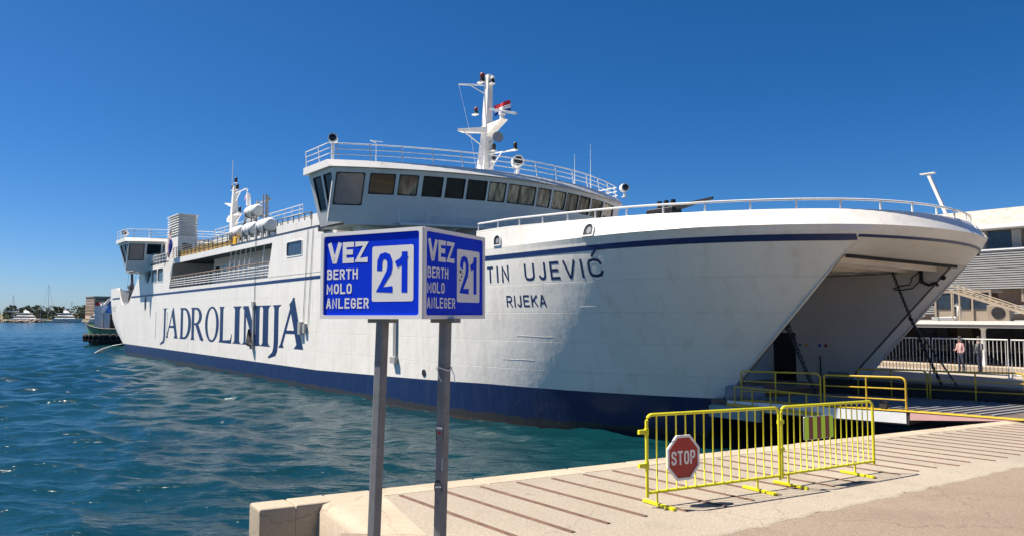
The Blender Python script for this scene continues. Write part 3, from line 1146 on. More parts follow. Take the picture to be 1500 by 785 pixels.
# bow: knuckle, bulwark and lip
def lip_pt(w, z):
    b = CL - U_U0
    return (S_U0 + .95 - .95 * (w / b) ** 2 + (z - 7.1) * .87, CL - w, z)
def bow_outline(z, t0=.335):
    r = [hull_pt(t_, z) for t_ in np.linspace(t0, 1, 40)]
    b = CL - U_U0
    l = [lip_pt(w, z) for w in np.linspace(b, 0, 14)[1:]]
    return r + l
def bow_full(z, t0=.335, shift=0.0, rise=0.0):
    half = bow_outline(z, t0)
    full = half + [(p[0], 2 * CL - p[1], p[2]) for p in half[-2::-1]]
    if not shift and not rise:
        return full
    out = []
    n_ = len(full)
    for i, p in enumerate(full):
        a, b = full[max(i - 1, 0)], full[min(i + 1, n_ - 1)]
        d = Vector((b[0] - a[0], b[1] - a[1])).normalized()
        nn = Vector((d.y, -d.x))           # outward
        g = min(max((p[0] - 2.0) / 9, 0), 1)
        sh = shift * (g if shift > 0 else (.12 + .88 * g))
        out.append((p[0] + nn.x * sh, p[1] + nn.y * sh, p[2] + rise * (1 - .35 * g)))
    return out
mb = MB()
r73, r75 = bow_full(7.3), bow_full(7.5, shift=.06)
def smooth_line(r, it):
    r = [Vector(p) for p in r]
    for _ in range(it):
        q = [p.copy() for p in r]
        for k in range(1, len(r) - 1):
            if r[k].x > 11.5:
                q[k] = r[k] * .5 + (r[k - 1] + r[k + 1]) * .25
        r = q
    return [tuple(p) for p in r]
r75 = smooth_line(r75, 14)
# lip face between stripe level and 7.3 (the side part is already there)
lip_lo = [lip_pt(w, 7.1) for w in np.linspace(CL - U_U0, -(CL - U_U0), 27)]
lip_hi = [lip_pt(w, 7.3) for w in np.linspace(CL - U_U0, -(CL - U_U0), 27)]
mb.grid([lip_lo, lip_hi])
mb.grid([r73, r75])
mb.build('bow_knuckle', 'hull', ferry, True, 30)
mb = MB()
btop = smooth_line(bow_full(7.5, shift=-.30, rise=.86), 30)
bmid = [tuple((Vector(a) * .5 + Vector(b) * .5)) for a, b in zip(r75, btop)]
mb.grid([r75, bmid, btop])
binner = [tuple(Vector(p) + (Vector((4.0, CL, p[2])) - Vector(p)).normalized() * .16) for p in btop]
mb.grid([btop, binner, [(p[0], p[1], 7.2) for p in binner]])
for e_ in (0, -1):
    mb.add([r75[e_], btop[e_], binner[e_], (binner[e_][0], binner[e_][1], 7.2)], [(0, 1, 2, 3)])
mb.build('bow_bulwark', 'hull', ferry, True, 30)
# lip underside down to the top of the bow opening
mb = MB()
low = [(S_L0 + (S_U0 - S_L0) * kz(6.62), CL - w, 6.62) for w in np.linspace(CL - U_U0, -(CL - U_U0), 27)]
mb.grid([lip_lo, low])
mb.grid([low, [(p[0] - .12, p[1], 6.62) for p in low]])
mb.build('bow_lip', 'hull', ferry, True, 30)
# stripe: sides, then round the lip
def z_str(s):
    return float(np.interp(s, [-84, -67, -25, 0, 15], [6.76, 6.80, 6.97, 7.09, 7.1]))
mb = MB()
ss = list(np.linspace(-70.2, -3, 50)) + list(np.linspace(-2.5, 15.02, 46))
mb.grid([[on_hull(s, z_str(s) + d, .012) for s in ss] for d in (-.1, .1)])
mb.grid([mirror([on_hull(s, z_str(s) + d, .012) for s in ss]) for d in (-.1, .1)])
mb.grid([[(s, stern_u(s, 6.8) - .012, z_str(s) + d) for s in (-84.4, -84.0, -83.4, -82.6, -81, -78, -76.6)] for d in (-.1, .1)])
mb.grid([[(p[0] + .014, p[1], p[2]) for p in [lip_pt(w, z) for w in np.linspace(CL - U_U0, -(CL - U_U0), 27)]] for z in (7.105, 7.19)])
mb.build('stripe', 'stripe', ferry, True, 40)
# welded seams standing a little proud on the bow plating
for (sa, sb, z) in ((8.2, 10.8, 6.72), (7.4, 10.2, 5.85), (5.9, 8.2, 4.95), (2.2, 4.2, 3.75), (1.2, 3.0, 2.75)):
    m = MB()
    m.tube([on_hull(s, z + .01 * math.sin(s * 3), .004) for s in np.linspace(sa, sb, 14)], .005, 4)
    m.build('weld_seam', 'hull', ferry)
# bow rail on the bulwark
rb = [tuple(Vector(a) * .5 + Vector(b) * .5) for a, b in zip(btop, binner)]
railing('bow_railing', rb, .32, (1,), 1.45, .03, top_r=.04)
# fairleads through the bulwark
def fairlead(i, frac, r=.24, flip=False):
    a, b = Vector(r75[i]), Vector(btop[i])
    c = a.lerp(b, frac)
    d = (Vector(r75[i + 1]) - Vector(r75[i - 1])).normalized()
    up = (b - a).normalized()
    n_ = d.cross(up).normalized()
    if (c - Vector((3, CL, c.z))).dot(n_) < 0:
        n_ = -n_
    def fn(x, y, dd):
        return tuple(c + d * x + up * y + n_ * (.05 - dd))
    def arch(rx, ry):
        return [(-rx, -ry * .9), (rx, -ry * .9)] + [(rx * math.cos(t_), ry * math.sin(t_)) for t_ in np.linspace(0, math.pi, 10)]
    m = MB()
    m.plate(arch(r * 1.25, r * 1.25), [arch(r * 1.0, r * 1.0)], fn, .08)
    m.mat(1).flat(arch(r * 1.01, r * 1.01), [], lambda x, y: fn(x, y, .035))
    m.mat(2).flat([(r * .1 + r * .55 * math.cos(t_), -r * .1 + r * .6 * math.sin(t_)) for t_ in np.linspace(0, 2 * math.pi, 12)[:-1]], [], lambda x, y: fn(x, y, .025))
    m.build('fairlead', ['rail', 'black', 'grey'], ferry)
def near_i(s, port=False):
    best = min(range(len(r75)), key=lambda i: abs(r75[i][0] - s) + (0 if (r75[i][1] > CL) == port else 99))
    return best
fairlead(near_i(1.3), .36, .21)
fairlead(near_i(6.9), .36, .23)
i13 = min(range(len(r75)), key=lambda i: abs(r75[i][1] - 12.3))
fairlead(i13, .42, .26)
# bow light mast on the centreline
m = MB()
m.bar((15.75, CL, 8.2), (15.2, CL, 9.72), .14, .1)
m.box(14.95, 15.45, CL - .1, CL + .1, 9.70, 9.74)
m.build('bow_mast', 'rail', ferry)
# black mooring gear on the far side of the foredeck
m = MB()
m.bbox(-2.2, -.2, 13.7, 14.5, 7.2, 10.75, .05)
m.hexa([(-2.2, 13.9, 10.3), (2.3, 13.95, 10.88), (2.3, 14.05, 10.88), (-2.2, 14.3, 10.3), (-2.2, 13.9, 10.72), (2.3, 13.95, 11.0), (2.3, 14.05, 11.0), (-2.2, 14.3, 10.72)])
for a in (-1.5, -1.0, -.5):
    m.tube([(a, 14.1, 10.75), (a, 14.1, 11.2)], .15, 8)
m.build('mooring_crane', 'black', ferry)

# bow opening: jambs, inner walls, bulkhead, ceiling, floor
ZM = 6.62
def edge_s(z):
    return S_L0 + (S_U0 - S_L0) * kz(z)
def edge_u(z):
    return U_L0 + (U_U0 - U_L0) * kz(z)
mb = MB()
zs_ = [1.35, 2.5, 4, 5.5, ZM]
for side in (0, 1):
    fu = (lambda u: u) if not side else (lambda u: 2 * CL - u)
    mb.grid([[(edge_s(z), fu(edge_u(z)), z), (edge_s(z) - .35, fu(4.72), z)] for z in zs_])
    mb.grid([[(edge_s(z) - .40, fu(4.72), z), (5.8, fu(4.72), z)] for z in zs_])
mb.build('bow_opening_wall', 'inner', ferry)
mb = MB()
for side in (0, 1):
    fu = (lambda u: u) if not side else (lambda u: 2 * CL - u)
    mb.grid([[(edge_s(z) - .30, fu(4.70), z), (edge_s(z) - .42, fu(4.71), z)] for z in zs_])
mb.bar((edge_s(ZM) - .2, 4.7, ZM - .05), (edge_s(ZM) - .2, 2 * CL - 4.7, ZM - .05), .14, .1)
mb.build('door_seal', 'rubber', ferry)
mb = MB()
mb.box(5.6, 5.8, 4.7, 2 * CL - 4.7, 1.3, ZM)
mb.build('inner_bulkhead', 'white', ferry)
mb = MB()
mb.box(5.6, edge_s(ZM) - .1, 4.0, 2 * CL - 4.0, ZM, ZM + .1)
for a in np.arange(7, 14, 1.1):
    mb.box(a, a + .08, 4.8, 2 * CL - 4.8, ZM - .22, ZM)
mb.build('bow_ceiling', 'inner', ferry)
mb = MB()
mb.box(5.6, 10.2, 3.95, 2 * CL - 3.95, 1.25, 1.5)
mb.build('car_deck', 'grey', ferry)
PU = 2 * CL - 4.72
m = MB()
m.box(6.1, 7.25, PU - .04, PU + .02, 1.5, 3.78)
m.build('bulkhead_door', 'black', ferry)
for i, (a, mt) in enumerate(((7.36, 'tarp'), (7.68, 'orange'), (8.02, 'signwhite'), (8.34, 'blue'), (8.64, 'red'))):
    m = MB()
    m.box(a, a + .26, PU - .03, PU - .005, 3.08, 3.36)
    m.mat(1)
    m.box(a + .06, a + .2, PU - .036, PU - .031, 3.15, 3.29)
    m.build('safety_placard', ['signwhite', mt], ferry)
m = MB()
m.box(8.8, 9.85, PU - .03, PU - .005, 1.35, 2.05)
m.build('wall_panel', 'teal', ferry)
m = MB()
m.tube([(8.5, PU - .05, 1.5), (8.5, PU - .05, 2.75)], .03, 6)
m.build('wall_pipe', 'black', ferry)
m = MB()
m.box(13.0, 13.12, PU - .12, PU - .01, 5.95, 6.58)
m.tube([(13.1, PU - .08, 6.0), (13.35, PU - .1, 5.86), (13.62, PU - .1, 5.96), (13.72, PU - .1, 5.82)], .06, 6)
m.tube([(13.0, PU - .06, 6.45), (12.7, PU - .06, 6.2), (12.6, PU - .05, 5.9), (12.2, PU - .05, 5.85), (11.9, PU - .05, 5.75)], .025, 5)
m.tube([(12.95, PU - .06, 6.0), (12.7, PU - .06, 5.75), (12.2, PU - .05, 5.68), (11.95, PU - .05, 5.7)], .025, 5)
m.build('wall_cable', 'black', ferry)
m = MB()
m.lathe([(.1, 0), (.1, .06)], (13.9, PU - .06, 6.15), (0, 1, 0), 12)
m.build('wall_lug', 'black', ferry)
m = MB()
m.tube([(8, 4.9, 6.3), (12.2, 12.9, 6.42)], .02, 5)
m.tube([(6, 12.9, 6.35), (12.2, 13.2, 6.40)], .03, 5)
m.build('ceiling_pipe', 'grey', ferry)

# ------------------------------------------------------------------ lettering on the hull
Z0, Z1 = 2.42, 5.34
def stem(x0, x1, y0, y1, f0=.3, f1=.3, h=.28):
    return [(x0 - f0, y1), (x1 + f1, y1), (x1 + f1 * .25, y1 - h * .45), (x1, y1 - h), (x1, y0 + h), (x1 + f1 * .25, y0 + h * .45), (x1 + f1, y0), (x0 - f0, y0), (x0 - f0 * .25, y0 + h * .45), (x0, y0 + h), (x0, y1 - h), (x0 - f0 * .25, y1 - h * .45)]
def arc(cx, cy, rx, ry, a0, a1, n=18):
    return [(cx + rx * math.cos(math.radians(a0 + (a1 - a0) * i / n)), cy + ry * math.sin(math.radians(a0 + (a1 - a0) * i / n))) for i in range(n + 1)]
def g_J(xl, xs0, xs1, xe):
    """hook end xl, stem xs0..xs1, serif ends xe"""
    w_ = xs1 - xs0
    return [([(xs0 - .35, Z1), (xe, Z1 + .02), (xs1 + .06, Z1 - .14), (xs1, Z1 - .3), (xs1, Z0 + .3), (xs1 - .12, Z0 - .25), (xs1 - .42, Z0 - .58), (xl + .25, Z0 - .8), (xl, Z0 - .78), (xl + .1, Z0 - .66), (xs0 - .28, Z0 - .38), (xs0 - .06, Z0 - .05), (xs0, Z0 + .4), (xs0, Z1 - .3), (xs0 - .08, Z1 - .14)], [])]
def g_A(x0, x1, top, thick):
    m_ = x0 + (x1 - x0) * .60
    thin = thick * .42
    L_ = x0 + (x1 - x0) * .13
    R_ = x1 - (x1 - x0) * .15
    return [([(m_ - thin * .4, top), (m_ + thin * .5, top), (L_ + thin * .6, Z0 + .25), (L_ + .42, Z0), (x0, Z0), (L_ - thin * .45, Z0 + .25)], []),
            ([(m_ - thick * .75, top - .42), (m_ + thick * .12, top + .02), (R_ + thick * .5, Z0 + .28), (x1, Z0), (R_ - thick * .95, Z0), (R_ - thick * .5, Z0 + .28)], []),
            ([(L_ + (m_ - L_) * .28, Z0 + .98), (R_ - thick * .4 - (R_ - m_) * .27, Z0 + .98), (R_ - thick * .4 - (R_ - m_) * .32, Z0 + 1.2), (L_ + (m_ - L_) * .34, Z0 + 1.2)], [])]
def g_I(x0, x1):
    c, w_ = (x0 + x1) / 2, (x1 - x0)
    return [(stem(c - w_ * .27, c + w_ * .27, Z0, Z1, w_ * .26, w_ * .26), [])]
def g_D(x0, x1):
    w_ = x1 - x0
    cy, h2 = (Z0 + Z1) / 2, (Z1 - Z0) / 2
    return [(stem(x0 + .28, x0 + 1.1, Z0, Z1, .3, .05), []),
            ([(x0 + .8, Z1)] + arc(x0 + w_ * .42, cy, w_ * .58, h2, 90, -90) + [(x0 + .8, Z0), (x0 + .8, Z0 + .16)] + arc(x0 + w_ * .38, cy, w_ * .38, h2 - .18, -90, 90) + [(x0 + .8, Z1 - .16)], [])]
def g_R(x0, x1):
    w_ = x1 - x0
    return [(stem(x0 + .28, x0 + 1.1, Z0, Z1, .3, .3), []),
            ([(x0 + .8, Z1)] + arc(x0 + w_ * .42, Z1 - .78, w_ * .44, .78, 90, -90) + [(x0 + .8, Z1 - 1.56), (x0 + .8, Z1 - 1.42)] + arc(x0 + w_ * .40, Z1 - .78, w_ * .24, .60, -90, 90) + [(x0 + .8, Z1 - .15)], []),
            ([(x0 + w_ * .34, Z1 - 1.48), (x0 + w_ * .60, Z1 - 1.48), (x1 - .2, Z0 + .25), (x1 + .1, Z0 + .1), (x1 - .3, Z0 - .06), (x1 - 1.0, Z0 + .08)], [])]
def g_O(x0, x1):
    cx, cy = (x0 + x1) / 2, (Z0 + Z1) / 2
    rx, ry = (x1 - x0) / 2, (Z1 - Z0) / 2 + .05
    return [(arc(cx, cy, rx, ry, 0, 360, 32)[:-1], [arc(cx, cy, rx * .62, ry * .89, 12, 372, 32)[:-1]])]
def g_L(x0, x1):
    return [(stem(x0 + .30, x0 + 1.12, Z0, Z1, .32, .32), []),
            ([(x0 + .8, Z0), (x1 - .12, Z0 - .02), (x1, Z0 + .72), (x1 - .12, Z0 + .72), (x1 - .4, Z0 + .26), (x0 + .8, Z0 + .16)], [])]
def g_N(x0, x1):
    w_ = x1 - x0
    a, b = x0 + w_ * .20, x1 - w_ * .26
    return [(stem(a - .18, a + .26, Z0, Z1 - .1, .5, .5, .22), []),
            ([(a - .42, Z1), (a + .78, Z1), (b + .55, Z0 + .0), (b - .25, Z0 - .04)], []),
            (stem(b - .02, b + .80, Z0, Z1, .3, .38, .26), [])]
word = g_J(-56.0, -54.6, -53.9, -53.3) + g_A(-53.75, -49.2, Z1 + .06, .85) + g_D(-48.6, -44.8) + g_R(-44.9, -40.9) + g_O(-40.5, -36.65) + g_L(-36.65, -33.3) \
    + g_I(-33.15, -31.05) + g_N(-31.2, -26.85) + g_I(-26.95, -24.95) + g_J(-25.35, -24.3, -23.5, -22.95) + g_A(-23.45, -19.15, Z1 + .45, .98)
mb = MB()
for i, (o_, h_) in enumerate(word):
    mb.flat(o_, h_, lambda a, b, i=i: (a, -.006 - (i % 3) * .002, b))
mb.build('company_lettering', 'letter', ferry)
mb = MB()
hf = lambda x, y, l: on_hull(x, y, .008 + l * 3)
# name on the bow
text(mb, 'TIN', .62, 6.02, .70, .42, .235, .10, hf, widths={'I': .30, 'T': 1.0, 'N': 1.12})
mb.build('ship_name', 'letter', ferry)
mb = MB()
text(mb, 'UJEVIĆ', 3.12, 6.02, .70, .62, .24, .105, hf, widths={'I': .22, 'J': .72, 'E': .85, 'V': 1.05, 'Ć': 1.1})
mb.build('ship_name', 'letter', ferry)
mb = MB()
text(mb, 'RIJEKA', 1.82, 4.97, .48, .36, .115, .068, hf, widths={'I': .25, 'J': .72})
mb.build('home_port', 'letter', ferry)
mb = MB()
text(mb, 'UJEVIĆ', -83.6, 5.15, .62, .72, .22, .07, lambda x, y, l: (x, stern_u(x, y) - .012 - l * 3, y), widths={'I': .25, 'J': .72})
mb.build('stern_name', 'grey', ferry)
# draught figures, hull fittings
for ch, x_, z in (('2', -8.4, 1.25), ('1', -8.4, .88), ('2', -8.4, .52), ('1', -8.4, .2), ('A', -9.1, 1.1)):
    m = MB()
    text(m, ch, x_, z, .17, .13, .05, .03, lambda x, y, l: (x, -.012 - l, y))
    m.build('draught_mark', 'signwhite', ferry)
m = MB()
m.lathe([(.17, -.1), (.17, .03), (.12, .03)], (-4.55, hull_u(-4.55, 1.82), 1.82), (0, -1, 0), 14)
m.build('discharge_pipe', 'black', ferry)
m = MB()
m.plate(arc(-62.9, 5.95, .42, .78, 0, 360, 20)[:-1], [], lambda a, b, d: (a, -.02 + d, b), .018)
m.build('mooring_port', 'black', ferry)
# sliding fender rails with their brackets
def fender_rail(s, z0, z1, dark=False):
    m = MB()
    m.box(s - .14, s - .03, -.11, -.002, z0, z1)
    m.box(s + .03, s + .14, -.11, -.002, z0, z1)
    m.box(s - .25, s + .25, -.22, -.001, z0 - .35, z0 - .02)
    m.box(s - .2, s + .2, -.18, -.001, z1 + .01, z1 + .45)
    m.build('pilot_rail', 'louver', ferry)
fender_rail(-28.3, 2.5, 5.2)
fender_rail(-7.25, 2.5, 5.6)
m = MB()
m.tube([(-29.0, -.14, 3.6), (-28.75, -.2, 2.9), (-28.45, -.24, 2.55), (-28.2, -.2, 2.4)], [.06, .22, .27, .1], 8)
m.build('hanging_fender', 'rubber', ferry, True)
m = MB()
m.tube([(-28.2, -.05, 5.7), (-28.2, -.05, 10.3), (-27.9, .1, 10.6), (-27.5, .3, 10.3)], .026, 6)
m.build('overflow_pipe', 'louver', ferry)
for s_ in (-18.9, -18.1):
    m = MB()
    m.tube([(s_ + .25, -.04, 10.1), (s_ - .3, -.05, 4.1)], .018, 4)
    m.build('rope_line', 'steel', ferry)
m = MB()
m.box(-19.6, -19.2, -.24, -.002, 3.4, 4.2)
m.box(-18.9, -18.6, -.2, -.002, 3.5, 4.1)
m.build('hull_lug', 'louver', ferry)
# ladder of rungs near the stern, faint
m = MB()
for i in range(2):
    m.tube([(-57.9 + i * 4.6, -.02, 2.2), (-57.9 + i * 4.6, -.02, 5.0)], .02, 4)
m.build('hull_pipe', 'hull', ferry)

# ------------------------------------------------------------------ bridges (one at each end, alike)
def sf(u):
    return -7.1 - 3.3 * ((u - CL) / 11.5) ** 2
WU = [(-1.97, -.57), (-.35, .95), (1.12, 2.16), (2.39, 3.52), (3.68, 4.81), (4.94, 6.19), (6.32, 7.49), (7.64, 9.74), (9.9, 11.04), (11.23, 12.49), (12.57, 13.84), (13.92, 15.3), (15.49, 17.16), (17.39, 19.12)]
WMAT = ['blind', 'glass', 'curtain2', 'glass', 'glass', 'glass', 'curtain', 'curtain', 'curtain', 'curtain', 'curtain2', 'curtain2', 'curtain2', 'curtain2']
WING_U = -2.4
def make_bridge(name, fwd, back, floor, lower_wall, wm):
    """fwd(u) front line at roof level; back: s of the wing's after end at the roof"""
    ZB, ZW0, ZW1, ZT, ZR = floor, 11.25, 12.38, 12.62, 13.05
    rake = .26                                     # the wall leans out towards the top
    def front(u, z):
        return (fwd(u) - .22 - (ZT - z) * rake, u, z)
    us = [WING_U + .3] + [x for w in WU for x in w] + [2 * CL - WING_U - .3]
    m = MB()
    # front wall in bays: solid below and above, piers between windows
    def q(u0, u1, z0, z1):
        pa, pb, pc, pd = front(u0, z0), front(u1, z0), front(u1, z1), front(u0, z1)
        back_ = [(p[0] - .1, p[1], p[2]) for p in (pa, pb, pc, pd)]
        m.hexa([back_[0], back_[1], pb, pa, back_[3], back_[2], pc, pd])
    cuts = sorted(set(us))
    for i, (u0, u1) in enumerate(zip(cuts[:-1], cuts[1:])):
        isw = any(abs(u0 - w[0]) < 1e-6 for w in WU)
        big = abs(u0 - WU[0][0]) < 1e-6
        if isw:
            zb = 10.62 if big else ZW0
            q(u0, u1, ZB, zb)
            q(u0, u1, ZW1, ZT)
        else:
            q(u0, u1, ZB, ZT)
    # wing side walls with two windows each
    for side in (0, 1):
        fu = (lambda u: u) if not side else (lambda u: 2 * CL - u)
        sfr = fwd(WING_U + .3)
        def sd(a, b, d):
            """a: 0 aft .. 1 forward"""
            s1 = sfr - .25 - (ZT - b) * rake
            s0 = back + .3 - (ZT - b) * .05
            return (s0 + (s1 - s0) * a, fu(WING_U + .25 + (ZT - b) * .28 + d), b)
        m.plate([(0, ZB), (1, ZB), (1, ZT), (0, ZT)], [[(.12, 10.55), (.46, 10.55), (.46, 12.4), (.12, 12.4)], [(.56, 10.55), (.9, 10.55), (.9, 12.4), (.56, 12.4)]], sd, .1)
        # after wall of the wing and the floor
        m.hexa([sd(0, ZB, 0), sd(0, ZB, 3.2), (sd(0, ZB, 3.2)[0] - .1, sd(0, ZB, 3.2)[1], ZB), (sd(0, ZB, 0)[0] - .1, sd(0, ZB, 0)[1], ZB),
                sd(0, ZT, 0), sd(0, ZT, 3.2), (sd(0, ZT, 3.2)[0] - .1, sd(0, ZT, 3.2)[1], ZT), (sd(0, ZT, 0)[0] - .1, sd(0, ZT, 0)[1], ZT)])
    # floor, and house behind
    fl = [front(u, ZB) for u in np.linspace(WING_U + 1.1, 2 * CL - WING_U - 1.1, 24)]
    bk = [(back + .1, p[1], ZB) for p in fl]
    m.grid([fl, bk])
    m.grid([[(p[0], p[1], ZB - .12) for p in fl], [(p[0], p[1], ZB - .12) for p in bk]])
    m.grid([[(p[0] + .004, p[1], ZB + .02) for p in fl], [(p[0] + .004, p[1], ZB - .12) for p in fl]])
    m.box(back - 3, back + .2, 2.2, 2 * CL - 2.2, ZB, ZT)
    br = m.build(name, 'white', ferry)
    # windows, each with a dark rubber frame
    for i, (u0, u1) in enumerate(WU):
        zb = 10.62 if i == 0 else ZW0
        ua, ub = (u0, u1)
        p00, p10 = Vector(front(u0, zb)), Vector(front(u1, zb))
        p01, p11 = Vector(front(u0, ZW1)), Vector(front(u1, ZW1))
        nrm = (p10 - p00).cross(p01 - p00).normalized()
        if nrm.x < 0:
            nrm = -nrm
        def fn(a, b, d=0.0):
            return tuple(p00.lerp(p10, a).lerp(p01.lerp(p11, a), b) + nrm * (-.015 - d))
        ea, eb = .055 / (u1 - u0), .055 / (ZW1 - zb)
        w_ = MB()
        w_.plate(rrect(0, 1, 0, 1, .1, 3), [rrect(ea, 1 - ea, eb, 1 - eb, .1, 3)], fn, .06)
        w_.mat(1).flat(rect(-.02, 1.02, -.02, 1.02), [], lambda a, b: fn(a, b, .055))
        w_.build('window', ['rubber', wm[i]], br)
    for side in (0, 1):
        fu = (lambda u: u) if not side else (lambda u: 2 * CL - u)
        sfr = fwd(WING_U + .3)
        for (a0, a1) in ((.12, .46), (.56, .9)):
            w_ = MB()
            def sd2(a, b, d):
                s1 = sfr - .25 - (ZT - b) * rake
                s0 = back + .3 - (ZT - b) * .05
                return (s0 + (s1 - s0) * a, fu(WING_U + .25 + (ZT - b) * .28 + d), b)
            w_.plate(rect(a0, a1, 10.55, 12.4), [rect(a0 + .018, a1 - .018, 10.61, 12.34)], lambda a, b, d: sd2(a, b, d - .012), .05)
            w_.mat(1).flat(rect(a0, a1, 10.55, 12.4), [], lambda a, b: sd2(a, b, .05))
            w_.build('window', ['rubber', 'glass'], br)
    # roof with its fascia
    m = MB()
    ru = np.linspace(WING_U, 2 * CL - WING_U, 30)
    top_f = [(fwd(u) - .30, u, ZR) for u in ru]
    bot_f = [(fwd(u) + .02, u, ZT + .02) for u in ru]
    top_b = [(back, u, ZR) for u in ru]
    bot_b = [(back, u, ZT + .02) for u in ru]
    m.grid([bot_f, top_f, top_b, bot_b, bot_f])
    for e_ in (0, -1):
        m.add([bot_f[e_], top_f[e_], top_b[e_], bot_b[e_]], [(0, 1, 2, 3)])
    m.build('roof', 'white', br)
    # roof rails
    rp = [(back + .15, WING_U + .12, ZR)] + [(fwd(u) - .42, u, ZR) for u in np.linspace(WING_U + .12, 2 * CL - WING_U - .12, 26)] + [(back + .15, 2 * CL - WING_U - .12, ZR)]
    railing('roof_railing', rp, .95, (.36, .68, 1), 1.75, .026, parent=br, top_r=.036, lean=(-.16, 0, 0))
    # gallery under the front windows
    gp = [(fwd(u) - .12 - 1.25 * rake, u, ZB - .02) for u in np.linspace(1.0, 2 * CL - 1.0, 26)]
    m = MB()
    m.grid([[(p[0] + .42, p[1], ZB - .05) for p in gp], [(p[0] - .4, p[1], ZB - .05) for p in gp]])
    m.grid([[(p[0] + .42, p[1], ZB - .05) for p in gp], [(p[0] + .42, p[1], ZB - .17) for p in gp], [(p[0] - .2, p[1], ZB - .17) for p in gp]])
    for p in gp[1::2]:
        m.hexa([(p[0] - 1.2, p[1], ZB - .85), (p[0] - 1.0, p[1], ZB - .85), (p[0] - 1.0, p[1] + .05, ZB - .85), (p[0] - 1.2, p[1] + .05, ZB - .85),
                (p[0] - 1.2, p[1], ZB - .18), (p[0] + .35, p[1], ZB - .18), (p[0] + .35, p[1] + .05, ZB - .18), (p[0] - 1.2, p[1] + .05, ZB - .18)])
    m.build('gallery', 'white', br)
    railing('gallery_railing', [(p[0] + .36, p[1], ZB - .05) for p in gp], .92, (.5, 1), 1.6, .02, parent=br)
    # wall below, brackets under the wings
    m = MB()
    lw = [(fwd(u) - lower_wall, u) for u in np.linspace(.6, 2 * CL - .6, 20)]
    m.grid([[(p[0], p[1], 7.2) for p in lw], [(p[0], p[1], ZB) for p in lw]])
    for side in (0, 1):
        fu = (lambda u: u) if not side else (lambda u: 2 * CL - u)
        s_ = fwd(0) - 1.6
        m.hexa([(s_ - .9, fu(.3), 7.3), (s_, fu(.3), 7.3), (s_, fu(1.0), 7.3), (s_ - .9, fu(1.0), 7.3), (s_ - .9, fu(-.35), ZB - .12), (s_, fu(-.35), ZB - .12), (s_, fu(1.0), ZB - .12), (s_ - .9, fu(1.0), ZB - .12)])
    m.build('bridge_support', 'white', br)
    return br
front_bridge = make_bridge('forward_bridge', sf, -13.9, 9.72, 2.6, WMAT)
aft_bridge = make_bridge('aft_bridge', lambda u: sf(u) - 51.6, -66.9, 9.5, 2.2, ['blind'] + ['glass'] * 13)
m = MB()
m.box(-16.4, -15.2, -.35, -.002, 9.75, 10.12)
m.build('side_lamp_box', 'black', ferry)

def searchlight(s, u, z, r=.28, parent=ferry, ang=-.25):
    m = MB()
    d = Vector((math.cos(ang), -.55, -.05)).normalized()
    c = Vector((s, u, z))
    m.lathe([(r * .55, -r * 1.5), (r * .95, -r * 1.1), (r, -r * .2), (r, r * .9), (r * .86, r * .92)], c, d, 16)
    m.tube([(s, u, z - r * .8), (s, u, 13.05)], r * .3, 8)
    m.box(s - .15, s + .15, u - .15, u + .15, 13.05, 13.12)
    m.mat(1)
    m.lathe([(r * .74, r * .93), (r * .4, r * 1.02), (.01, r * 1.05)], c, d, 16)
    m.build('searchlight', ['rail', 'glass'], parent, True, 40)
searchlight(-11.3, -1.8, 14.4, .27)
searchlight(-8.85, 9.4, 14.15, .38)
searchlight(-9.6, 19.9, 13.75, .3)
searchlight(-64.2, -2.0, 13.75, .3)

# forward mast on the bridge roof
def box4(m, p0, p1, a0, a1):
    """tapered square post"""
    (x0, y0, z0), (x1, y1, z1) = p0, p1
    m.hexa([(x0 - a0, y0 - a0, z0), (x0 + a0, y0 - a0, z0), (x0 + a0, y0 + a0, z0), (x0 - a0, y0 + a0, z0), (x1 - a1, y1 - a1, z1), (x1 + a1, y1 - a1, z1), (x1 + a1, y1 + a1, z1), (x1 - a1, y1 + a1, z1)])
mu = CL - .1
mb = MB()
box4(mb, (-11.8, mu, 13.05), (-11.55, mu, 16.2), .46, .28)
box4(mb, (-11.55, mu, 16.2), (-11.3, mu, 20.2), .27, .18)
fmast = mb.build('forward_mast', 'white', ferry)
def mp(name, m, mat, parent=fmast):
    return m.build(name, mat, parent)
m = MB()                                            # yard towards starboard
m.tube([(-11.4, mu, 19.55), (-12.6, mu - 1.5, 19.62)], .05, 6)
m.tube([(-11.45, mu, 18.9), (-12.1, mu - .9, 19.55)], .035, 6)
mp('yard', m, 'rail')
m = MB()
m.tube([(-12.6, mu - 1.5, 19.6), (-11.6, mu - 1.2, 16.0), (-11.0, mu - 1.1, 13.2)], .008, 4)
mp('halyard', m, 'rail')
m = MB()                                            # radar platforms
m.hexa([(-12.7, mu - 1.5, 16.55), (-11.2, mu - .3, 16.35), (-11.2, mu + .3, 16.35), (-12.9, mu - .9, 16.55), (-12.7, mu - 1.5, 16.72), (-11.2, mu - .3, 16.72), (-11.2, mu + .3, 16.72), (-12.9, mu - .9, 16.72)])
m.hexa([(-11.3, mu - .25, 16.1), (-11.0, mu - .25, 16.3), (-11.0, mu + .25, 16.3), (-11.3, mu + .25, 16.1), (-11.3, mu - .25, 16.9), (-9.6, mu - .25, 16.95), (-9.6, mu + .25, 16.95), (-11.3, mu + .25, 16.9)])
m.tube([(-12.4, mu - 1.2, 16.5), (-11.7, mu - .3, 15.6)], .04, 6)
mp('radar_platform', m, 'white')
m = MB()
m.lathe([(.16, 0), (.16, .3), (.22, .34), (.22, .5)], (-9.9, mu, 16.95), n=10)
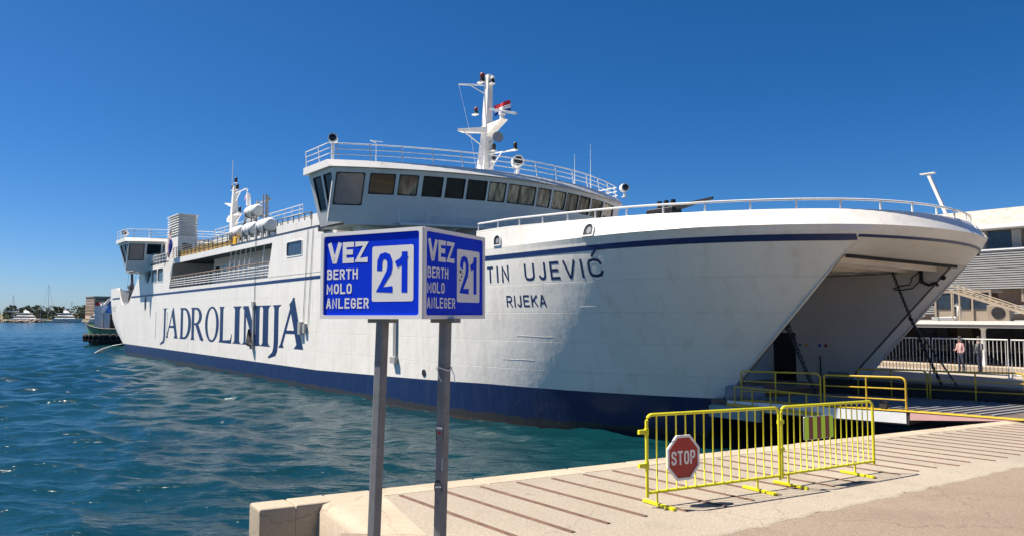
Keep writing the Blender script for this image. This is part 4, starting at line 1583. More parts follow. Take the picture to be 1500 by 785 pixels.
m.hexa([(-10.6, mu - .5, 17.62), (-9.2, mu + .5, 17.22), (-9.15, mu + .65, 17.22), (-10.55, mu - .35, 17.62), (-10.6, mu - .5, 17.78), (-9.2, mu + .5, 17.38), (-9.15, mu + .65, 17.38), (-10.55, mu - .35, 17.78)])
mp('radar_scanner', m, 'rail')
m = MB()
m.lathe([(.09, 0), (.12, .12), (.34, .34), (.36, .38), (.3, .36)], (-10.5, mu, 15.85), (.9, -.35, .1), 14)
m.tube([(-11.3, mu, 15.75), (-10.5, mu, 15.85)], .05, 6)
mp('horn', m, 'grey')
m = MB()
m.tube([(-11.4, mu, 15.0), (-8.95, mu + .3, 14.9)], .05, 6)
m.tube([(-11.3, mu, 13.9), (-10.2, mu + .15, 14.9)], .04, 6)
mp('lower_yard', m, 'rail')
def lantern(s, u, z, top='red', parent=fmast, sz=1.0):
    m = MB()
    m.lathe([(.16 * sz, 0), (.16 * sz, .05), (.12 * sz, .06), (.12 * sz, .24 * sz)], (s, u, z), n=10)
    m.mat(1).lathe([(.13 * sz, .24 * sz), (.13 * sz, .36 * sz), (.08 * sz, .42 * sz)], (s, u, z), n=10)
    m.mat(2).box(s - .3 * sz, s + .12, u - .14, u + .14, z - .07, z - .001)
    m.build('navigation_lamp', ['black', top, 'rail'], parent)
lantern(-11.7, mu - .25, 19.85, 'darkred', sz=1.3)
lantern(-12.1, mu - .45, 17.75, 'darkred')
lantern(-8.95, mu + .3, 14.95, 'black')
lantern(-10.9, mu + .1, 15.2, 'black')
lantern(-10.9, mu + .1, 14.5, 'black')
lantern(-10.9, mu, 19.6, 'rail')
# thin aerials on the roof
for (s_, u_, h_) in ((-12.5, 1.5, 1.9), (-9.4, 14.8, 2.4), (-9.6, 16.5, 3.4), (-64.4, 3.0, 2.0), (-64.0, .4, 1.4)):
    m = MB()
    m.tube([(s_, u_, 13.05), (s_, u_, 13.05 + h_ * .35), (s_ + .01, u_, 13.05 + h_)], [.05, .03, .012], 5)
    m.build('aerial', 'rail', ferry)
m = MB()
m.bar((-12.5, 1.5, 14.85), (-12.1, .9, 14.85), .03, .03)
m.bar((-12.5, 1.2, 14.95), (-12.4, 1.9, 14.95), .03, .03)
m.build('aerial', 'rail', ferry)

# after mast
mb = MB()
box4(mb, (-61.9, CL, 12.2), (-61.9, CL, 17.0), .45, .33)
box4(mb, (-61.9, CL, 17.0), (-61.7, CL, 19.9), .32, .22)
amast = mb.build('aft_mast', 'white', ferry)
m = MB()
m.hexa([(-64.2, CL - .4, 18.0), (-61.6, CL - .3, 17.2), (-61.6, CL + .3, 17.2), (-64.2, CL + .4, 18.0), (-64.2, CL - .4, 18.12), (-61.6, CL - .3, 17.42), (-61.6, CL + .3, 17.42), (-64.2, CL + .4, 18.12)])
m.box(-63.4, -59.6, CL - .25, CL + .25, 16.3, 16.45)
m.box(-63.3, -62.3, CL - .4, CL + .2, 15.7, 16.2)
m.bar((-61.5, CL, 15.2), (-59.3, CL, 16.35), .1, .1)
m.build('mast_platform', 'white', amast)
m = MB()
m.tube([(-61.7, CL, 19.0), (-57.6, CL, 19.05)], .08, 6)
m.tube([(-61.5, CL, 18.0), (-59.8, CL, 18.98)], .06, 6)
m.build('yard', 'rail', amast)
for (s_, z_) in ((-62.5, 19.55), (-61.5, 20.3), (-60.9, 19.4), (-59.9, 16.6)):
    lantern(s_, CL, z_, 'black', amast, 1.4)
m = MB()
m.tube([(-61.9, CL - .3, 19.9), (-61.9, CL - .3, 23.0)], .04, 5)
m.build('aerial', 'rail', amast)

# mooring davit in the stern opening
m = MB()
m.bar((-76.2, 1.0, 5.9), (-75.0, 1.0, 8.6), .35, .35)
m.bar((-75.0, 1.0, 8.6), (-75.3, 1.0, 10.2), .25, .25)
m.bar((-76.9, 1.0, 8.3), (-75.2, 1.0, 7.3), .25, .25)
m.bar((-75.1, 1.0, 9.0), (-73.6, 1.0, 7.2), .22, .22)
m.lathe([(.5, -.5), (.5, .5)], (-73.4, 1.1, 7.1), (0, 1, 0), 12)
m.box(-74.6, -70.4, .9, 1.5, 6.6, 6.8)
m.tube([(-74.8, .4, 7.6), (-70.2, .4, 7.6)], .07, 6)
m.build('mooring_davit', 'black', ferry)
m = MB()
m.lathe([(.55, 0), (.55, .9), (.35, 1.0), (.35, 1.5), (.05, 1.8)], (-72.2, 1.3, 7.0), n=12)
m.bar((-73.0, 1.2, 8.0), (-70.2, 1.2, 8.7), .25, .3)
m.build('mooring_winch', 'white', ferry)
for s_, tz in ((-80.5, 15.5), (-76.5, 13)):
    m = MB()
    m.tube([(s_, 1.5, 8.1), (s_ + 3.5, 1.5, tz)], .02, 4)
    m.build('rigging_wire', 'steel', ferry)

# cooling water gushing from the stern
m = MB()
for k in range(5):
    a = random.uniform(-.2, .2)
    m.tube([(-74.6, .05 + k * .02, 1.15), (-75.4 + a * .4, -.8, .95), (-76.2 + a, -1.5 - k * .1, .5), (-76.8 + a, -1.9 - k * .15, .0)], [.03, .035, .05, .1], 5)
M['foam'] = paint('foam', (.75, .77, .78), .5, .1, 5, .3)
gush = m.build('discharge_water', 'foam', ferry, True)

# ------------------------------------------------------------------ bow ramp
rp_ = empty('bow_ramp')
rp_.parent = ferry
RU0, RU1 = 3.4, 8.0
def rz(s):
    return float(np.interp(s, [9.6, 16.7, 19.6], [1.58, 1.80, 1.862]))
def ramp_part(name, m, mat, smooth=False):
    return m.build(name, mat, rp_, smooth, 40)
def slab(m, s0, s1, u0, u1, b0, b1, t0, t1):
    return m.hexa([(s0, u0, b0), (s1, u0, b1), (s1, u1, b1), (s0, u1, b0), (s0, u0, t0), (s1, u0, t1), (s1, u1, t1), (s0, u1, t0)])
ramp_part('ramp_deck', slab(MB(), 9.8, 16.7, RU0, 13.9, 1.2, 1.42, rz(9.8), rz(16.7)), 'rampdeck')
ramp_part('ramp_flap', slab(MB(), 16.72, 19.6, RU0, 13.9, 1.55, 1.845, rz(16.72), rz(19.6)), 'rampdeck')
ramp_part('ramp_side', slab(MB(), 10.5, 16.65, RU0 - .03, RU0 - .002, 1.26, 1.46, rz(10.5) - .02, rz(16.65) - .03), 'rail')
ramp_part('flap_side', slab(MB(), 16.76, 19.5, RU0 - .03, RU0 - .002, 1.57, 1.84, rz(16.76) - .012, rz(19.5) - .004), 'flagpink')
m = MB()
slab(m, 11, 16.7, RU0 - .04, RU0 + .34, rz(11) + .003, rz(16.7) + .003, rz(11) + .02, rz(16.7) + .016)
slab(m, 16.7, 19.59, RU0 - .04, RU0 + .34, rz(16.7) + .003, rz(19.59) + .003, rz(16.7) + .016, rz(19.59) + .014)
ramp_part('edge_stripe', m, 'yellow_w')
for a in np.arange(11.2, 18.8, .34):                    # cleats
    m = MB()
    z = rz(a)
    m.hexa([(a, 3.9, z + .001), (a + .07, 3.9, z + .001), (a + .6, 7.7, z + .012), (a + .53, 7.7, z + .012), (a, 3.9, z + .04), (a + .07, 3.9, z + .04), (a + .6, 7.7, z + .045), (a + .53, 7.7, z + .045)])
    ramp_part('ramp_cleat', m, 'grey')
m = MB()                                                # dark coaming between the lanes
m.hexa([(11.4, 8.0, 1.63), (19.3, 8.0, 1.89), (19.3, 8.3, 1.89), (11.4, 8.3, 1.63), (11.4, 8.0, 2.2), (19.3, 8.0, 2.24), (19.3, 8.3, 2.24), (11.4, 8.3, 2.2)])
ramp_part('coaming', m, 'rubber')
def ramp_rail(u, s0, s1, h, posts, round_end, mat='yellow_w'):
    m = MB()
    z0, z1 = rz(s0), rz(s1)
    r = .16
    pts = [(s0, u, z0), (s0, u, z0 + h - .03), (s0 + .03, u, z0 + h), (s1 - r, u, z1 + h)]
    for k in range(1, 5):
        t_ = math.pi / 2 * k / 4
        pts.append((s1 - r + r * math.sin(t_), u, z1 + h - r + r * math.cos(t_)))
    pts.append((s1, u, z1))
    m.tube(pts, .030, 8)
    for f in (.33, .66):
        m.tube([(s0, u, z0 + h * f), (s1, u, z1 + h * f)], .018, 6)
    for p in posts:
        m.tube([(p, u, rz(p)), (p, u, z0 + (z1 - z0) * (p - s0) / (s1 - s0) + h)], .028, 6)
    ramp_part('ramp_railing', m, mat, True)
ramp_rail(RU0 + .12, 14.08, 16.6, .98, [15.43], True)
ramp_rail(RU0 + .12, 11.0, 13.95, 1.02, [12.34], True)
ramp_rail(7.9, 13.0, 15.4, .95, [14.2], True)
ramp_rail(7.9, 15.5, 18.3, .95, [16.9], True)
m = MB()
for a in (10.9, 11.6, 12.3, 13.0, 13.6):
    m.tube([(a, RU0 - .14, 1.5), (a, RU0 - .14, 2.09)], .025, 6)
m.tube([(10.9, RU0 - .14, 2.11), (13.7, RU0 - .14, 2.07)], .025, 6)
m.box(10.6, 14.0, RU0 - .22, RU0 - .04, 1.42, 1.5)
ramp_part('guard_rail', m, 'yellow_w')
m = MB()
m.bbox(9.9, 12.0, RU0 - .35, RU0 - .05, 1.0, 1.42, .06)
ramp_part('ramp_fender', m, 'teal')
m = MB()
m.lathe([(.3, 0), (.34, .1), (.34, 1.2), (.3, 1.3)], (10.3, 3.6, 1.75), (.7, .7, 0), 12)
ramp_part('ramp_roller', m, 'grey', True)
m = MB()
m.lathe([(.12, 0), (.12, .16)], (15.9, RU0 + .16, rz(15.9) + .13), (0, 1, 0), 12)
ramp_part('ramp_lug', m, 'rubber')

def chain(name, a, b, sag, link=.17, r=.022):
    a, b = Vector(a), Vector(b)
    L_ = (b - a).length
    n_ = int(L_ / (link * .78))
    m = MB()
    d0 = (b - a).normalized()
    for i in range(n_):
        f = (i + .5) / n_
        c = a.lerp(b, f) + Vector((0, 0, -sag * 4 * f * (1 - f)))
        f2 = (i + .6) / n_
        d = (a.lerp(b, f2) + Vector((0, 0, -sag * 4 * f2 * (1 - f2))) - c).normalized()
        side = d.cross(Vector((0, 0, 1)) if abs(d.z) < .95 else Vector((1, 0, 0))).normalized()
        if i % 2:
            side = d.cross(side).normalized()
        pts = []
        for k in range(8):
            t_ = 2 * math.pi * k / 8
            pts.append(c + d * (link / 2 * math.cos(t_)) + side * (link * .3 * math.sin(t_)))
        m.tube(pts, r, 4, closed=True)
    ramp_part(name, m, 'black')
chain('ramp_chain', (12.1, 12.9, 6.5), (15.6, 8.6, 2.2), .18)
chain('ramp_chain', (11.9, 4.95, 4.6), (13.2, 4.6, 1.95), .08)
for a, b in (((12.5, 13.5, 4.5), (16.3, 8.5, 1.95)), ((11.95, 4.85, 4.3), (13.15, 4.6, 1.9))):
    m = MB()
    m.tube([a, b], .03, 6)
    m.lathe([(.06, 0), (.07, .2), (.03, .3)], a, Vector(b) - Vector(a), 8)
    ramp_part('ramp_stay', m, 'black')

# ------------------------------------------------------------------ flags
def flag(name, label, s, u, z, w, h, ang, cols, droop=.25, hang=False):
    """waving cloth; cols: list of (from, to, material) bands from the top"""
    root = ship_empty(name, s, u, z)
    tag(root, label, 'flag')
    for (b0, b1, mt, nm) in cols:
        rows = []
        for j in range(5):
            f = b0 + (b1 - b0) * j / 4
            r = []
            for i in range(11):
                x = i / 10
                wv = .10 * w * math.sin(x * 7 + f * 1.3) * (.3 + x)
                r.append((x * w * math.cos(ang), x * w * math.sin(ang) + wv, -f * h - droop * w * x * (.4 + .6 * x) + .05 * h * math.sin(x * 8)))
            rows.append(r)
        m = MB()
        m.grid(rows)
        m.grid([[(p[0], p[1] + .006, p[2]) for p in r] for r in rows])
        m.build(nm, mt, root, True)
    return root
fl = flag('flag', 'red, white and blue flag flying from the tall forward mast', -11.0, CL + .1, 18.15, 1.2, .72, .25, [(0, .333, 'redplain', 'red_band'), (.333, .667, 'flagwhite', 'white_band'), (.667, 1, 'flagblue', 'blue_band')], -.12)
m = MB()
for i in range(5):
    for j in range(5):
        if (i + j) % 2 == 0:
            x0, z0 = .42 + i * .06, -.20 - j * .06
            m.box(x0, x0 + .06, -.16, -.15, z0, z0 + .06)
m.build('emblem', 'redplain', fl)
fl2 = flag('flag', 'small white flag with a round emblem on the after mast', -57.7, CL, 18.95, 1.9, 1.6, -.2, [(0, 1, 'flagwhite', 'cloth')], .45)
m = MB()
m.lathe([(.36, 0), (.36, .02)], (.85, -.32, -1.1), (0, -1, .1), 14)
m.mat(1).lathe([(.22, 0), (.22, .03)], (.98, -.34, -1.25), (0, -1, .1), 12)
m.build('emblem', ['flagpink', 'flagblue'], fl2)
# limp flag hanging beside the funnel
root = ship_empty('flag', -50.9, -.5, 10.2)
tag(root, 'limp faded red and blue flag hanging beside the after funnel', 'flag')
m = MB()
m.tube([(-2.4, .1, -.7), (-.6, .05, 1.4), (.15, 0, 2.9)], .035, 6)
m.build('staff', 'grey', root)
def drape(x0, x1, z0, z1, taper0, taper1, ph):
    rows = []
    for j in range(13):
        f = j / 12
        c = x0 + (x1 - x0) * f
        hw = taper0 * math.sin(math.pi * min(f * 1.05 + .05, 1)) ** .7 + .02
        r = []
        for i in range(9):
            x = i / 8 * 2 - 1
            r.append((c + x * hw, .08 * math.sin(x * 5 + ph + f * 2) - .02, z0 + (z1 - z0) * f))
        rows.append(r)
    return MB().grid(rows)
drape(.05, -.45, 2.7, .1, .75, .1, 0).build('red_fold', 'flagpink', root, True)
d_ = drape(.75, .35, 1.75, .35, .5, .1, 1.5)
d_.v = [(p[0], p[1] - .1, p[2]) for p in d_.v]
d_.build('blue_fold', 'flagblue', root, True)
d_ = drape(.2, .2, 2.2, .9, .22, .1, .7)
d_.v = [(p[0], p[1] - .05, p[2]) for p in d_.v]
d_.build('white_fold', 'flagwhite', root, True)

# ------------------------------------------------------------------ berth sign on two posts
sM, sL, sR = Vector((-.690, 5.70)), Vector((-1.602, 6.213)), Vector((-.255, 6.538))
ZS0, ZS1 = 4.578, 5.284
sign = empty('berth_sign', (sM.x, sM.y, quay_z(sM.x, sM.y)))
tag(sign, 'blue and white two sided berth 21 sign box on two grey posts', 'sign')
def sg(name, m, mat, smooth=False):
    o = m.build(name, mat, sign, smooth, 40)
    m_ = -Vector((sM.x, sM.y, quay_z(sM.x, sM.y)))
    o.data.transform(Matrix.Translation(m_))
    return o
sB = sL + sR - sM
m = MB()
i_ = .012
c_ = (sM + sB) / 2
cor = [c_ + (p - c_) * (1 - i_ * 2) for p in (sL, sM, sR, sB)]
m.hexa([(p.x, p.y, ZS0 + .004) for p in cor] + [(p.x, p.y, ZS1 - .004) for p in cor])
sg('sign_box', m, 'signback')
def face_fn(A, B):
    d = (B - A)
    w = d.length
    d.normalize()
    n_ = Vector((d.y, -d.x))
    def fn(x, y, l=0.0):
        p = A + d * x + n_ * (.004 + l)
        return (p.x, p.y, ZS0 + y)
    return fn, w
hS = ZS1 - ZS0
for (A, B, mats) in ((sL, sM, 0), (sM, sR, 1)):
    fn, w = face_fn(A, B)
    m = MB()
    m.plate(rect(-.004, w + .004, -.004, hS + .004), [rrect(.027, w - .027, .026, hS - .026, .02)], lambda a, b, d: fn(a, b, .012 - d), .022)
    sg('sign_frame', m, 'signwhite')
    m = MB()
    m.flat(rrect(.022, w - .022, .021, hS - .021, .02), [], lambda a, b: fn(a, b, 0))
    sg('sign_face', m, 'signblue')
    k = w / 1.046
    m = MB()
    text(m, 'VEZ', .070 * k, .452, .172, .132 * k, .015 * k, .042 * k, lambda x, y, l: fn(x, y, .0015 + l), widths={'E': .92, 'V': 1.1})
    text(m, 'BERTH', .062 * k, .320, .086, .056 * k, .0135 * k, .0160 * k, lambda x, y, l: fn(x, y, .0015 + l))
    text(m, 'MOLO', .058 * k, .201, .086, .056 * k, .0135 * k, .0160 * k, lambda x, y, l: fn(x, y, .0015 + l), widths={'M': 1.2})
    text(m, 'ANLEGER', .056 * k, .081, .086, .053 * k, .0145 * k, .0150 * k, lambda x, y, l: fn(x, y, .0015 + l))
    sg('sign_text', m, 'signwhite')
    x0, x1 = (.545 * k, .96 * k)
    m = MB()
    m.flat(rrect(x0, x1, .135, .575, .018), [], lambda a, b: fn(a, b, .0015))
    sg('number_panel', m, 'signwhite')
    m = MB()
    text(m, '2', x0 + .052 * k, .205, .318, .158 * k, 0, .052 * k, lambda x, y, l: fn(x, y, .003 + l))
    text(m, '1', x0 + .232 * k, .205, .318, .150 * k, 0, .056 * k, lambda x, y, l: fn(x, y, .003 + l))
    sg('number', m, 'signblue')
# small sticker on the shaded face
fn, w = face_fn(sM, sR)
m = MB()
m.flat([(.50, .36), (.535, .405), (.52, .44), (.56, .415), (.60, .40), (.575, .37), (.60, .345), (.56, .33), (.565, .28), (.53, .23), (.52, .30)], [], lambda a, b: fn(a, b, .004))
m.mat(1)
for (a, b, r) in ((.545, .39, .018), (.56, .35, .013), (.535, .32, .013), (.575, .375, .010)):
    m.flat([(a + r * math.cos(t_), b + r * .8 * math.sin(t_)) for t_ in np.linspace(0, 6.28, 7)[:-1]], [], lambda x, y: fn(x, y, .005))
sg('sticker', m, ['signwhite', 'black'])
# posts, square section with rounded corners, and mounting plates
def post(p_top, p_bot, half, ang):
    top, bot = Vector(p_top), Vector(p_bot)
    d = (top - bot)
    g = quay_z(bot.x, bot.y)
    bot = top - d * ((top.z - g + .02) / d.z)
    prof = []
    for a in range(4):
        for k_ in (-1, 0, 1):
            t_ = math.radians(45 + 90 * a + k_ * 12) + ang
            rr = half * (1.34 if k_ == 0 else 1.30)
            prof.append((rr * math.cos(t_), rr * math.sin(t_)))
    n_ = len(prof)
    m = MB()
    m.add([(bot.x + x, bot.y + y, bot.z) for x, y in prof] + [(top.x + x, top.y + y, top.z) for x, y in prof], [(i, (i + 1) % n_, (i + 1) % n_ + n_, i + n_) for i in range(n_)] + [tuple(range(n_, 2 * n_))])
    o = sg('post', m, 'steel')
    m = MB()
    c, s = math.cos(ang), math.sin(ang)
    hw = .115
    q = [(-hw, -.05), (hw, -.05), (hw, .05), (-hw, .05)]
    q = [(top.x + x * c - y * s, top.y + x * s + y * c) for x, y in q]
    m.hexa([(x, y, ZS0 - .035) for x, y in q] + [(x, y, ZS0 - .0) for x, y in q])
    sg('mounting_plate', m, 'steel')
    # foot plate
    q = [(-.14, -.14), (.14, -.14), (.14, .14), (-.14, .14)]
    m = MB()
    m.hexa([(bot.x + x, bot.y + y, g - .01) for x, y in q] + [(bot.x + x, bot.y + y, g + .02) for x, y in q])
    sg('foot_plate', m, 'steel')
    return top, bot
angL = math.atan2(sM.y - sL.y, sM.x - sL.x)
angR = math.atan2(sR.y - sM.y, sR.x - sM.x)
t1, b1 = post((-1.055, 6.03, ZS0 - .02), (-1.105, 6.03, 2.868), .039, angL)
t2, b2 = post((-.545, 6.06, ZS0 - .02), (-.580, 6.06, 2.851), .039, angL)
def sticker_on(tp, bt, z, h, kind):
    f = (z - bt.z) / (tp.z - bt.z)
    c = bt.lerp(tp, f)
    n_ = Vector((math.sin(angL), -math.cos(angL)))
    d = Vector((math.cos(angL), math.sin(angL)))
    def pf(x, y, l=0.0):
        p = Vector((c.x, c.y)) + n_ * (.0405 + l) + d * x
        return (p.x, p.y, z + y)
    m = MB()
    if kind == 'text':
        m.flat(rect(-.036, .036, 0, h), [], lambda a, b: pf(a, b, .001))
        m.mat(1)
        m.flat(rect(-.03, .03, h * .74, h * .92), [], lambda a, b: pf(a, b, .0016))
        m.flat(rect(-.028, .03, h * .1, h * .28), [], lambda a, b: pf(a, b, .0016))
        m.mat(2)
        m.flat(arc(0, h * .5, .016, .014, 0, 360, 10)[:-1], [], lambda a, b: pf(a, b, .0016))
        m.flat(rect(-.03, .03, h * .44, h * .52), [], lambda a, b: pf(a, b, .0014))
    elif kind == 'tape':
        m.flat(rect(-.04, .04, 0, h), [], lambda a, b: pf(a, b, .001))
        m.mat(1)
    elif kind == 'round':
        m.flat(arc(0, h / 2, .04, h / 2, 0, 360, 18)[:-1], [], lambda a, b: pf(a, b, .001))
        m.mat(1)
        m.flat([(-.03, h * .55), (.03, h * .62), (.032, h * .52), (-.03, h * .45)], [], lambda a, b: pf(a, b, .0016))
        m.flat([(0, h * .4), (.014, h * .15), (-.012, h * .17)], [], lambda a, b: pf(a, b, .0016))
    else:
        m.flat(rect(-.028, .032, 0, h), [], lambda a, b: pf(a, b, .001))
        m.mat(1)
        m.flat(rect(-.024, .028, h * .06, h * .94), [[(-.012, h * .2), (.02, h * .16), (.022, h * .55), (.004, h * .85), (-.01, h * .6)]], lambda a, b: pf(a, b, .0016))
    mats = {'text': ['black', 'signwhite', 'red'], 'tape': ['signback', 'signback'], 'round': ['black', 'signwhite'], 'photo': ['signwhite', 'black']}[kind]
    sg('sticker', m, mats)
sticker_on(t2, b2, 3.60, .115, 'text')
sticker_on(t2, b2, 3.36, .10, 'tape')
sticker_on(t2, b2, 3.16, .125, 'round')
sticker_on(t2, b2, 2.70, .125, 'photo')
m = MB()
f = (4.17 - b2.z) / (t2.z - b2.z)
c = b2.lerp(t2, f)
m.tube([(c.x + .062 * math.cos(a), c.y + .062 * math.sin(a), c.z + .012 * math.sin(a * 2)) for a in np.linspace(0, 6.28, 13)[:-1]], .005, 5, closed=True)
m.tube([(c.x + .06, c.y - .03, c.z), (c.x + .085, c.y - .04, c.z - .05), (c.x + .09, c.y - .045, c.z - .11)], .004, 5)
m.tube([(c.x - .05, c.y - .04, c.z), (c.x - .04, c.y - .06, c.z - .06), (c.x - .015, c.y - .06, c.z - .1)], .004, 5)
sg('string', m, 'signwhite')
# graffiti scrawl on the left post
def pf1(x, y, l=0.0):
    n_ = Vector((math.sin(angL), -math.cos(angL)))
    d = Vector((math.cos(angL), math.sin(angL)))
    f_ = (y - b1.z) / (t1.z - b1.z)
    c_ = b1.lerp(t1, f_)
    p = Vector((c_.x, c_.y)) + n_ * (.0412 + l) + d * x
    return (p.x, p.y, y)
m = MB()
for z_ in (2.66, 2.75, 2.84):
    for pts in ([(-.02, z_), (.02, z_ + .06)], [(.02, z_), (-.015, z_ + .055)]):
        L_, R_, cl = ribbon(pts, .009)
        m.add([pf1(p.x, p.y, .001 + z_ * .0001) for p in L_] + [pf1(p.x, p.y, .001 + z_ * .0001) for p in R_], [(0, 1, 3, 2)])
sg('graffiti', m, 'black')

# ------------------------------------------------------------------ yellow crowd barriers
BH = 1.10
def barrier(A, B, label, nbars, left_hooks, feet):
    A, B = Vector(A), Vector(B)
    d = (B - A)
    L_ = d.length
    d.normalize()
    n_ = Vector((d.y, -d.x))
    g = lambda x: quay_z(A.x + d.x * x, A.y + d.y * x)
    org = Vector((A.x, A.y, g(0)))
    root = empty('crowd_barrier', org)
    tag(root, label, 'barrier', 'yellow crowd barriers on the quay')
    slope = (g(L_) - g(0)) / L_
    def P(x, z, off=0.0):
        return (d.x * x + n_.x * off, d.y * x + n_.y * off, slope * x + z)
    m = MB()
    r = .09
    zb = .17
    pts = [P(0, .12), P(0, BH - r)]
    for k in range(1, 6):
        a = math.pi / 2 * k / 5
        pts.append(P(r - r * math.cos(a), BH - r + r * math.sin(a)))
    for k in range(0, 6):
        a = math.pi / 2 * k / 5
        pts.append(P(L_ - r + r * math.sin(a), BH - r + r * math.cos(a)))
    pts += [P(L_, .12)]
    m.tube(pts, .021, 8)
    m.tube([P(0, zb), P(L_, zb)], .019, 8)
    m.build('frame', 'yellow', root, True, 40)
    for i in range(1, nbars):
        x = L_ * i / nbars
        m = MB()
        m.tube([P(x, zb), P(x, BH)], .0095, 6)
        m.build('bar', 'yellow', root, True)
    for x in feet:
        m = MB()
        m.bar(P(x, zb), P(x, .03), .03, .02)
        m.bar(P(x, .022, -.24), P(x, .022, .30), .05, .03)
        m.bar(P(x, .030, -.20), P(x, .030, .0), .035, .02)
        for k in (.16, .22, .27):
            m.bar(P(x, .024, k), P(x, .024, k + .012), .056, .036)
        m.build('foot', 'yellow', root)
    if left_hooks:
        for z in (.90, .50):
            m = MB()
            m.bar(P(-.13, z), P(-.018, z), .035, .05)
            m.tube([P(0, z - .04), P(0, z + .04)], .028, 8)
            m.build('hook', 'yellow', root)
    else:
        for z in (.90, .52):
            m = MB()
            m.bar(P(-.10, z, .015), P(.03, z, .015), .03, .05)
            m.tube([P(0.0, z - .035), P(0.0, z + .035)], .028, 8)
            m.build('hook', 'yellow', root)
    return root, org, P, d, n_, L_
b1_ = barrier((1.63, 9.04), (3.70, 10.34), 'yellow steel crowd barrier carrying the stop sign', 15, True, (.16, 1.98))
b2_ = barrier((3.76, 10.42), (5.68, 11.74), 'yellow steel crowd barrier carrying the lime and red striped panel', 16, False, (.14, 1.80))
# stop sign fixed to the left barrier
root, org, P, d, n_, L_ = b1_
def on_bar(b, x, z, off):
    p = b[2](x, z, off)
    return Vector(p) + b[1]
cx, cz, rr = .56, .56, .275
base = on_bar(b1_, cx, .0, 0)
stop = empty('stop_sign', on_bar(b1_, cx, cz - rr, .04))
tag(stop, 'red octagonal stop sign with white rim hung on the yellow barrier', 'sign')
so = Vector(stop.location)
octo = lambda r_: [(r_ / math.cos(math.pi / 8) * math.cos(math.pi / 8 + math.pi / 4 * k), r_ / math.cos(math.pi / 8) * math.sin(math.pi / 8 + math.pi / 4 * k)) for k in range(8)]
def sfn(a, b, dd=0.0):
    return tuple(on_bar(b1_, cx + a, cz + b, .045 + dd) - so)
m = MB()
m.plate(octo(rr), [octo(rr - .03)], lambda a, b, d_: sfn(a, b, .012 - d_), .022)
m.build('rim', 'signwhite', stop)
m = MB()
m.plate(octo(rr - .028), [], lambda a, b, d_: sfn(a, b, .004 - d_), .008)
m.build('plate', 'red', stop)
m = MB()
text(m, 'STOP', -.205, -.085, .17, .088, .019, .027, lambda x, y, l: sfn(x, y, .006 + l))
m.build('lettering', 'signwhite', stop)
m = MB()
for a in (-.08, .08):
    m.bar(on_bar(b1_, cx + a, cz + .06, .03) - so, on_bar(b1_, cx + a, cz - .06, .03) - so, .02, .02)
m.build('clamp', 'steel', stop)
# striped panel on the right barrier
root2 = b2_
pp = empty('striped_panel', on_bar(b2_, .84, .58, .03))
tag(pp, 'lime and dark red striped reflective panel on the right barrier', 'panel')
po = Vector(pp.location)
def pfn(a, b, dd=0.0):
    return tuple(on_bar(b2_, .84 + a, .78 + b, .035 + dd) - po)
m = MB()
m.plate(rrect(-.36, .36, -.165, .165, .02), [], lambda a, b, d_: pfn(a, b, .0 - d_), .012)
m.build('back_plate', 'signback', pp)
for i in range(7):
    a0 = -.352 + i * .704 / 7
    m = MB()
    m.plate(rect(a0 + .001, a0 + .704 / 7 - .001, -.158, .158), [], lambda a, b, d_: pfn(a, b, .004 - d_), .0035)
    m.build('stripe', 'lime' if i % 2 == 0 else 'darkred', pp)

# ------------------------------------------------------------------ white fence panels on the pier
def fence(s0, s1, label):
    root = ship_empty('fence_panel', s0, 19.5, 1.72)
    tag(root, label, 'fence', 'white fence panels along the pier')
    L_ = s1 - s0
    m = MB()
    m.tube([(0.03, 0, 0), (.03, 0, 1.78), (L_ - .03, 0, 1.78), (L_ - .03, 0, 0)], .035, 6)
    m.tube([(.03, 0, .18), (L_ - .03, 0, .18)], .03, 6)
    m.build('frame', 'rail', root)
    for x in np.arange(.18, L_ - .1, .165):
        m = MB()
        m.tube([(x, 0, .18), (x, 0, 1.78)], .016, 5)
        m.build('bar', 'rail', root)
    for x in (.03, L_ - .03):
        m = MB()
        m.box(x - .05, x + .05, -.25, .25, 0, .05)
        m.build('foot', 'rail', root)
fence(7.55, 10.85, 'white barred fence panel half hidden behind the ferry bow')
fence(10.93, 14.2, 'white barred fence panel in front of the two standing people')
fence(14.28, 17.6, 'white barred fence panel at the right edge, beyond the ferry ramp')

# low pale kerb behind the fence
m = MB()
m.bbox(-10, 26, 24.0, 24.5, 1.7, 2.0, .05)
kb = m.build('kerb', 'stone')
kb.location = (RX, RY, 0)
kb.rotation_euler = (0, 0, SHIP_ROT)
tag(kb, 'low pale stone kerb behind the white fence', kind='structure')

# ------------------------------------------------------------------ passenger terminal
term = ship_empty('terminal_building', 0, 0, 0)
tag(term, 'pale terminal building with grey louvred front and gravelled roof', 'building')
def tp(name, m, mat, parent=term):
    return m.build(name, mat, parent)
TU = 42.0
m = MB()
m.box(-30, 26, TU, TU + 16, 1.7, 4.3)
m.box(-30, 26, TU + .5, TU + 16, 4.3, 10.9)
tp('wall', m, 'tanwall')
m = MB()
m.hexa([(-31, TU - 1.2, 10.85), (27, TU - 1.2, 10.85), (27, TU + 17, 10.85), (-31, TU + 17, 10.85), (-31, TU - 1.2, 11.15), (27, TU - 1.2, 11.15), (27, TU + 17, 11.15), (-31, TU + 17, 11.15)])
rf = tp('roof', m, 'rail')
m = MB()
m.hexa([(-31, TU - 1.0, 11.152), (27, TU - 1.0, 11.152), (27, TU + 16.8, 11.152), (-31, TU + 16.8, 11.152), (-30.4, TU + 1.8, 12.6), (26.4, TU + 1.8, 12.6), (26.4, TU + 14, 12.6), (-30.4, TU + 14, 12.6)])
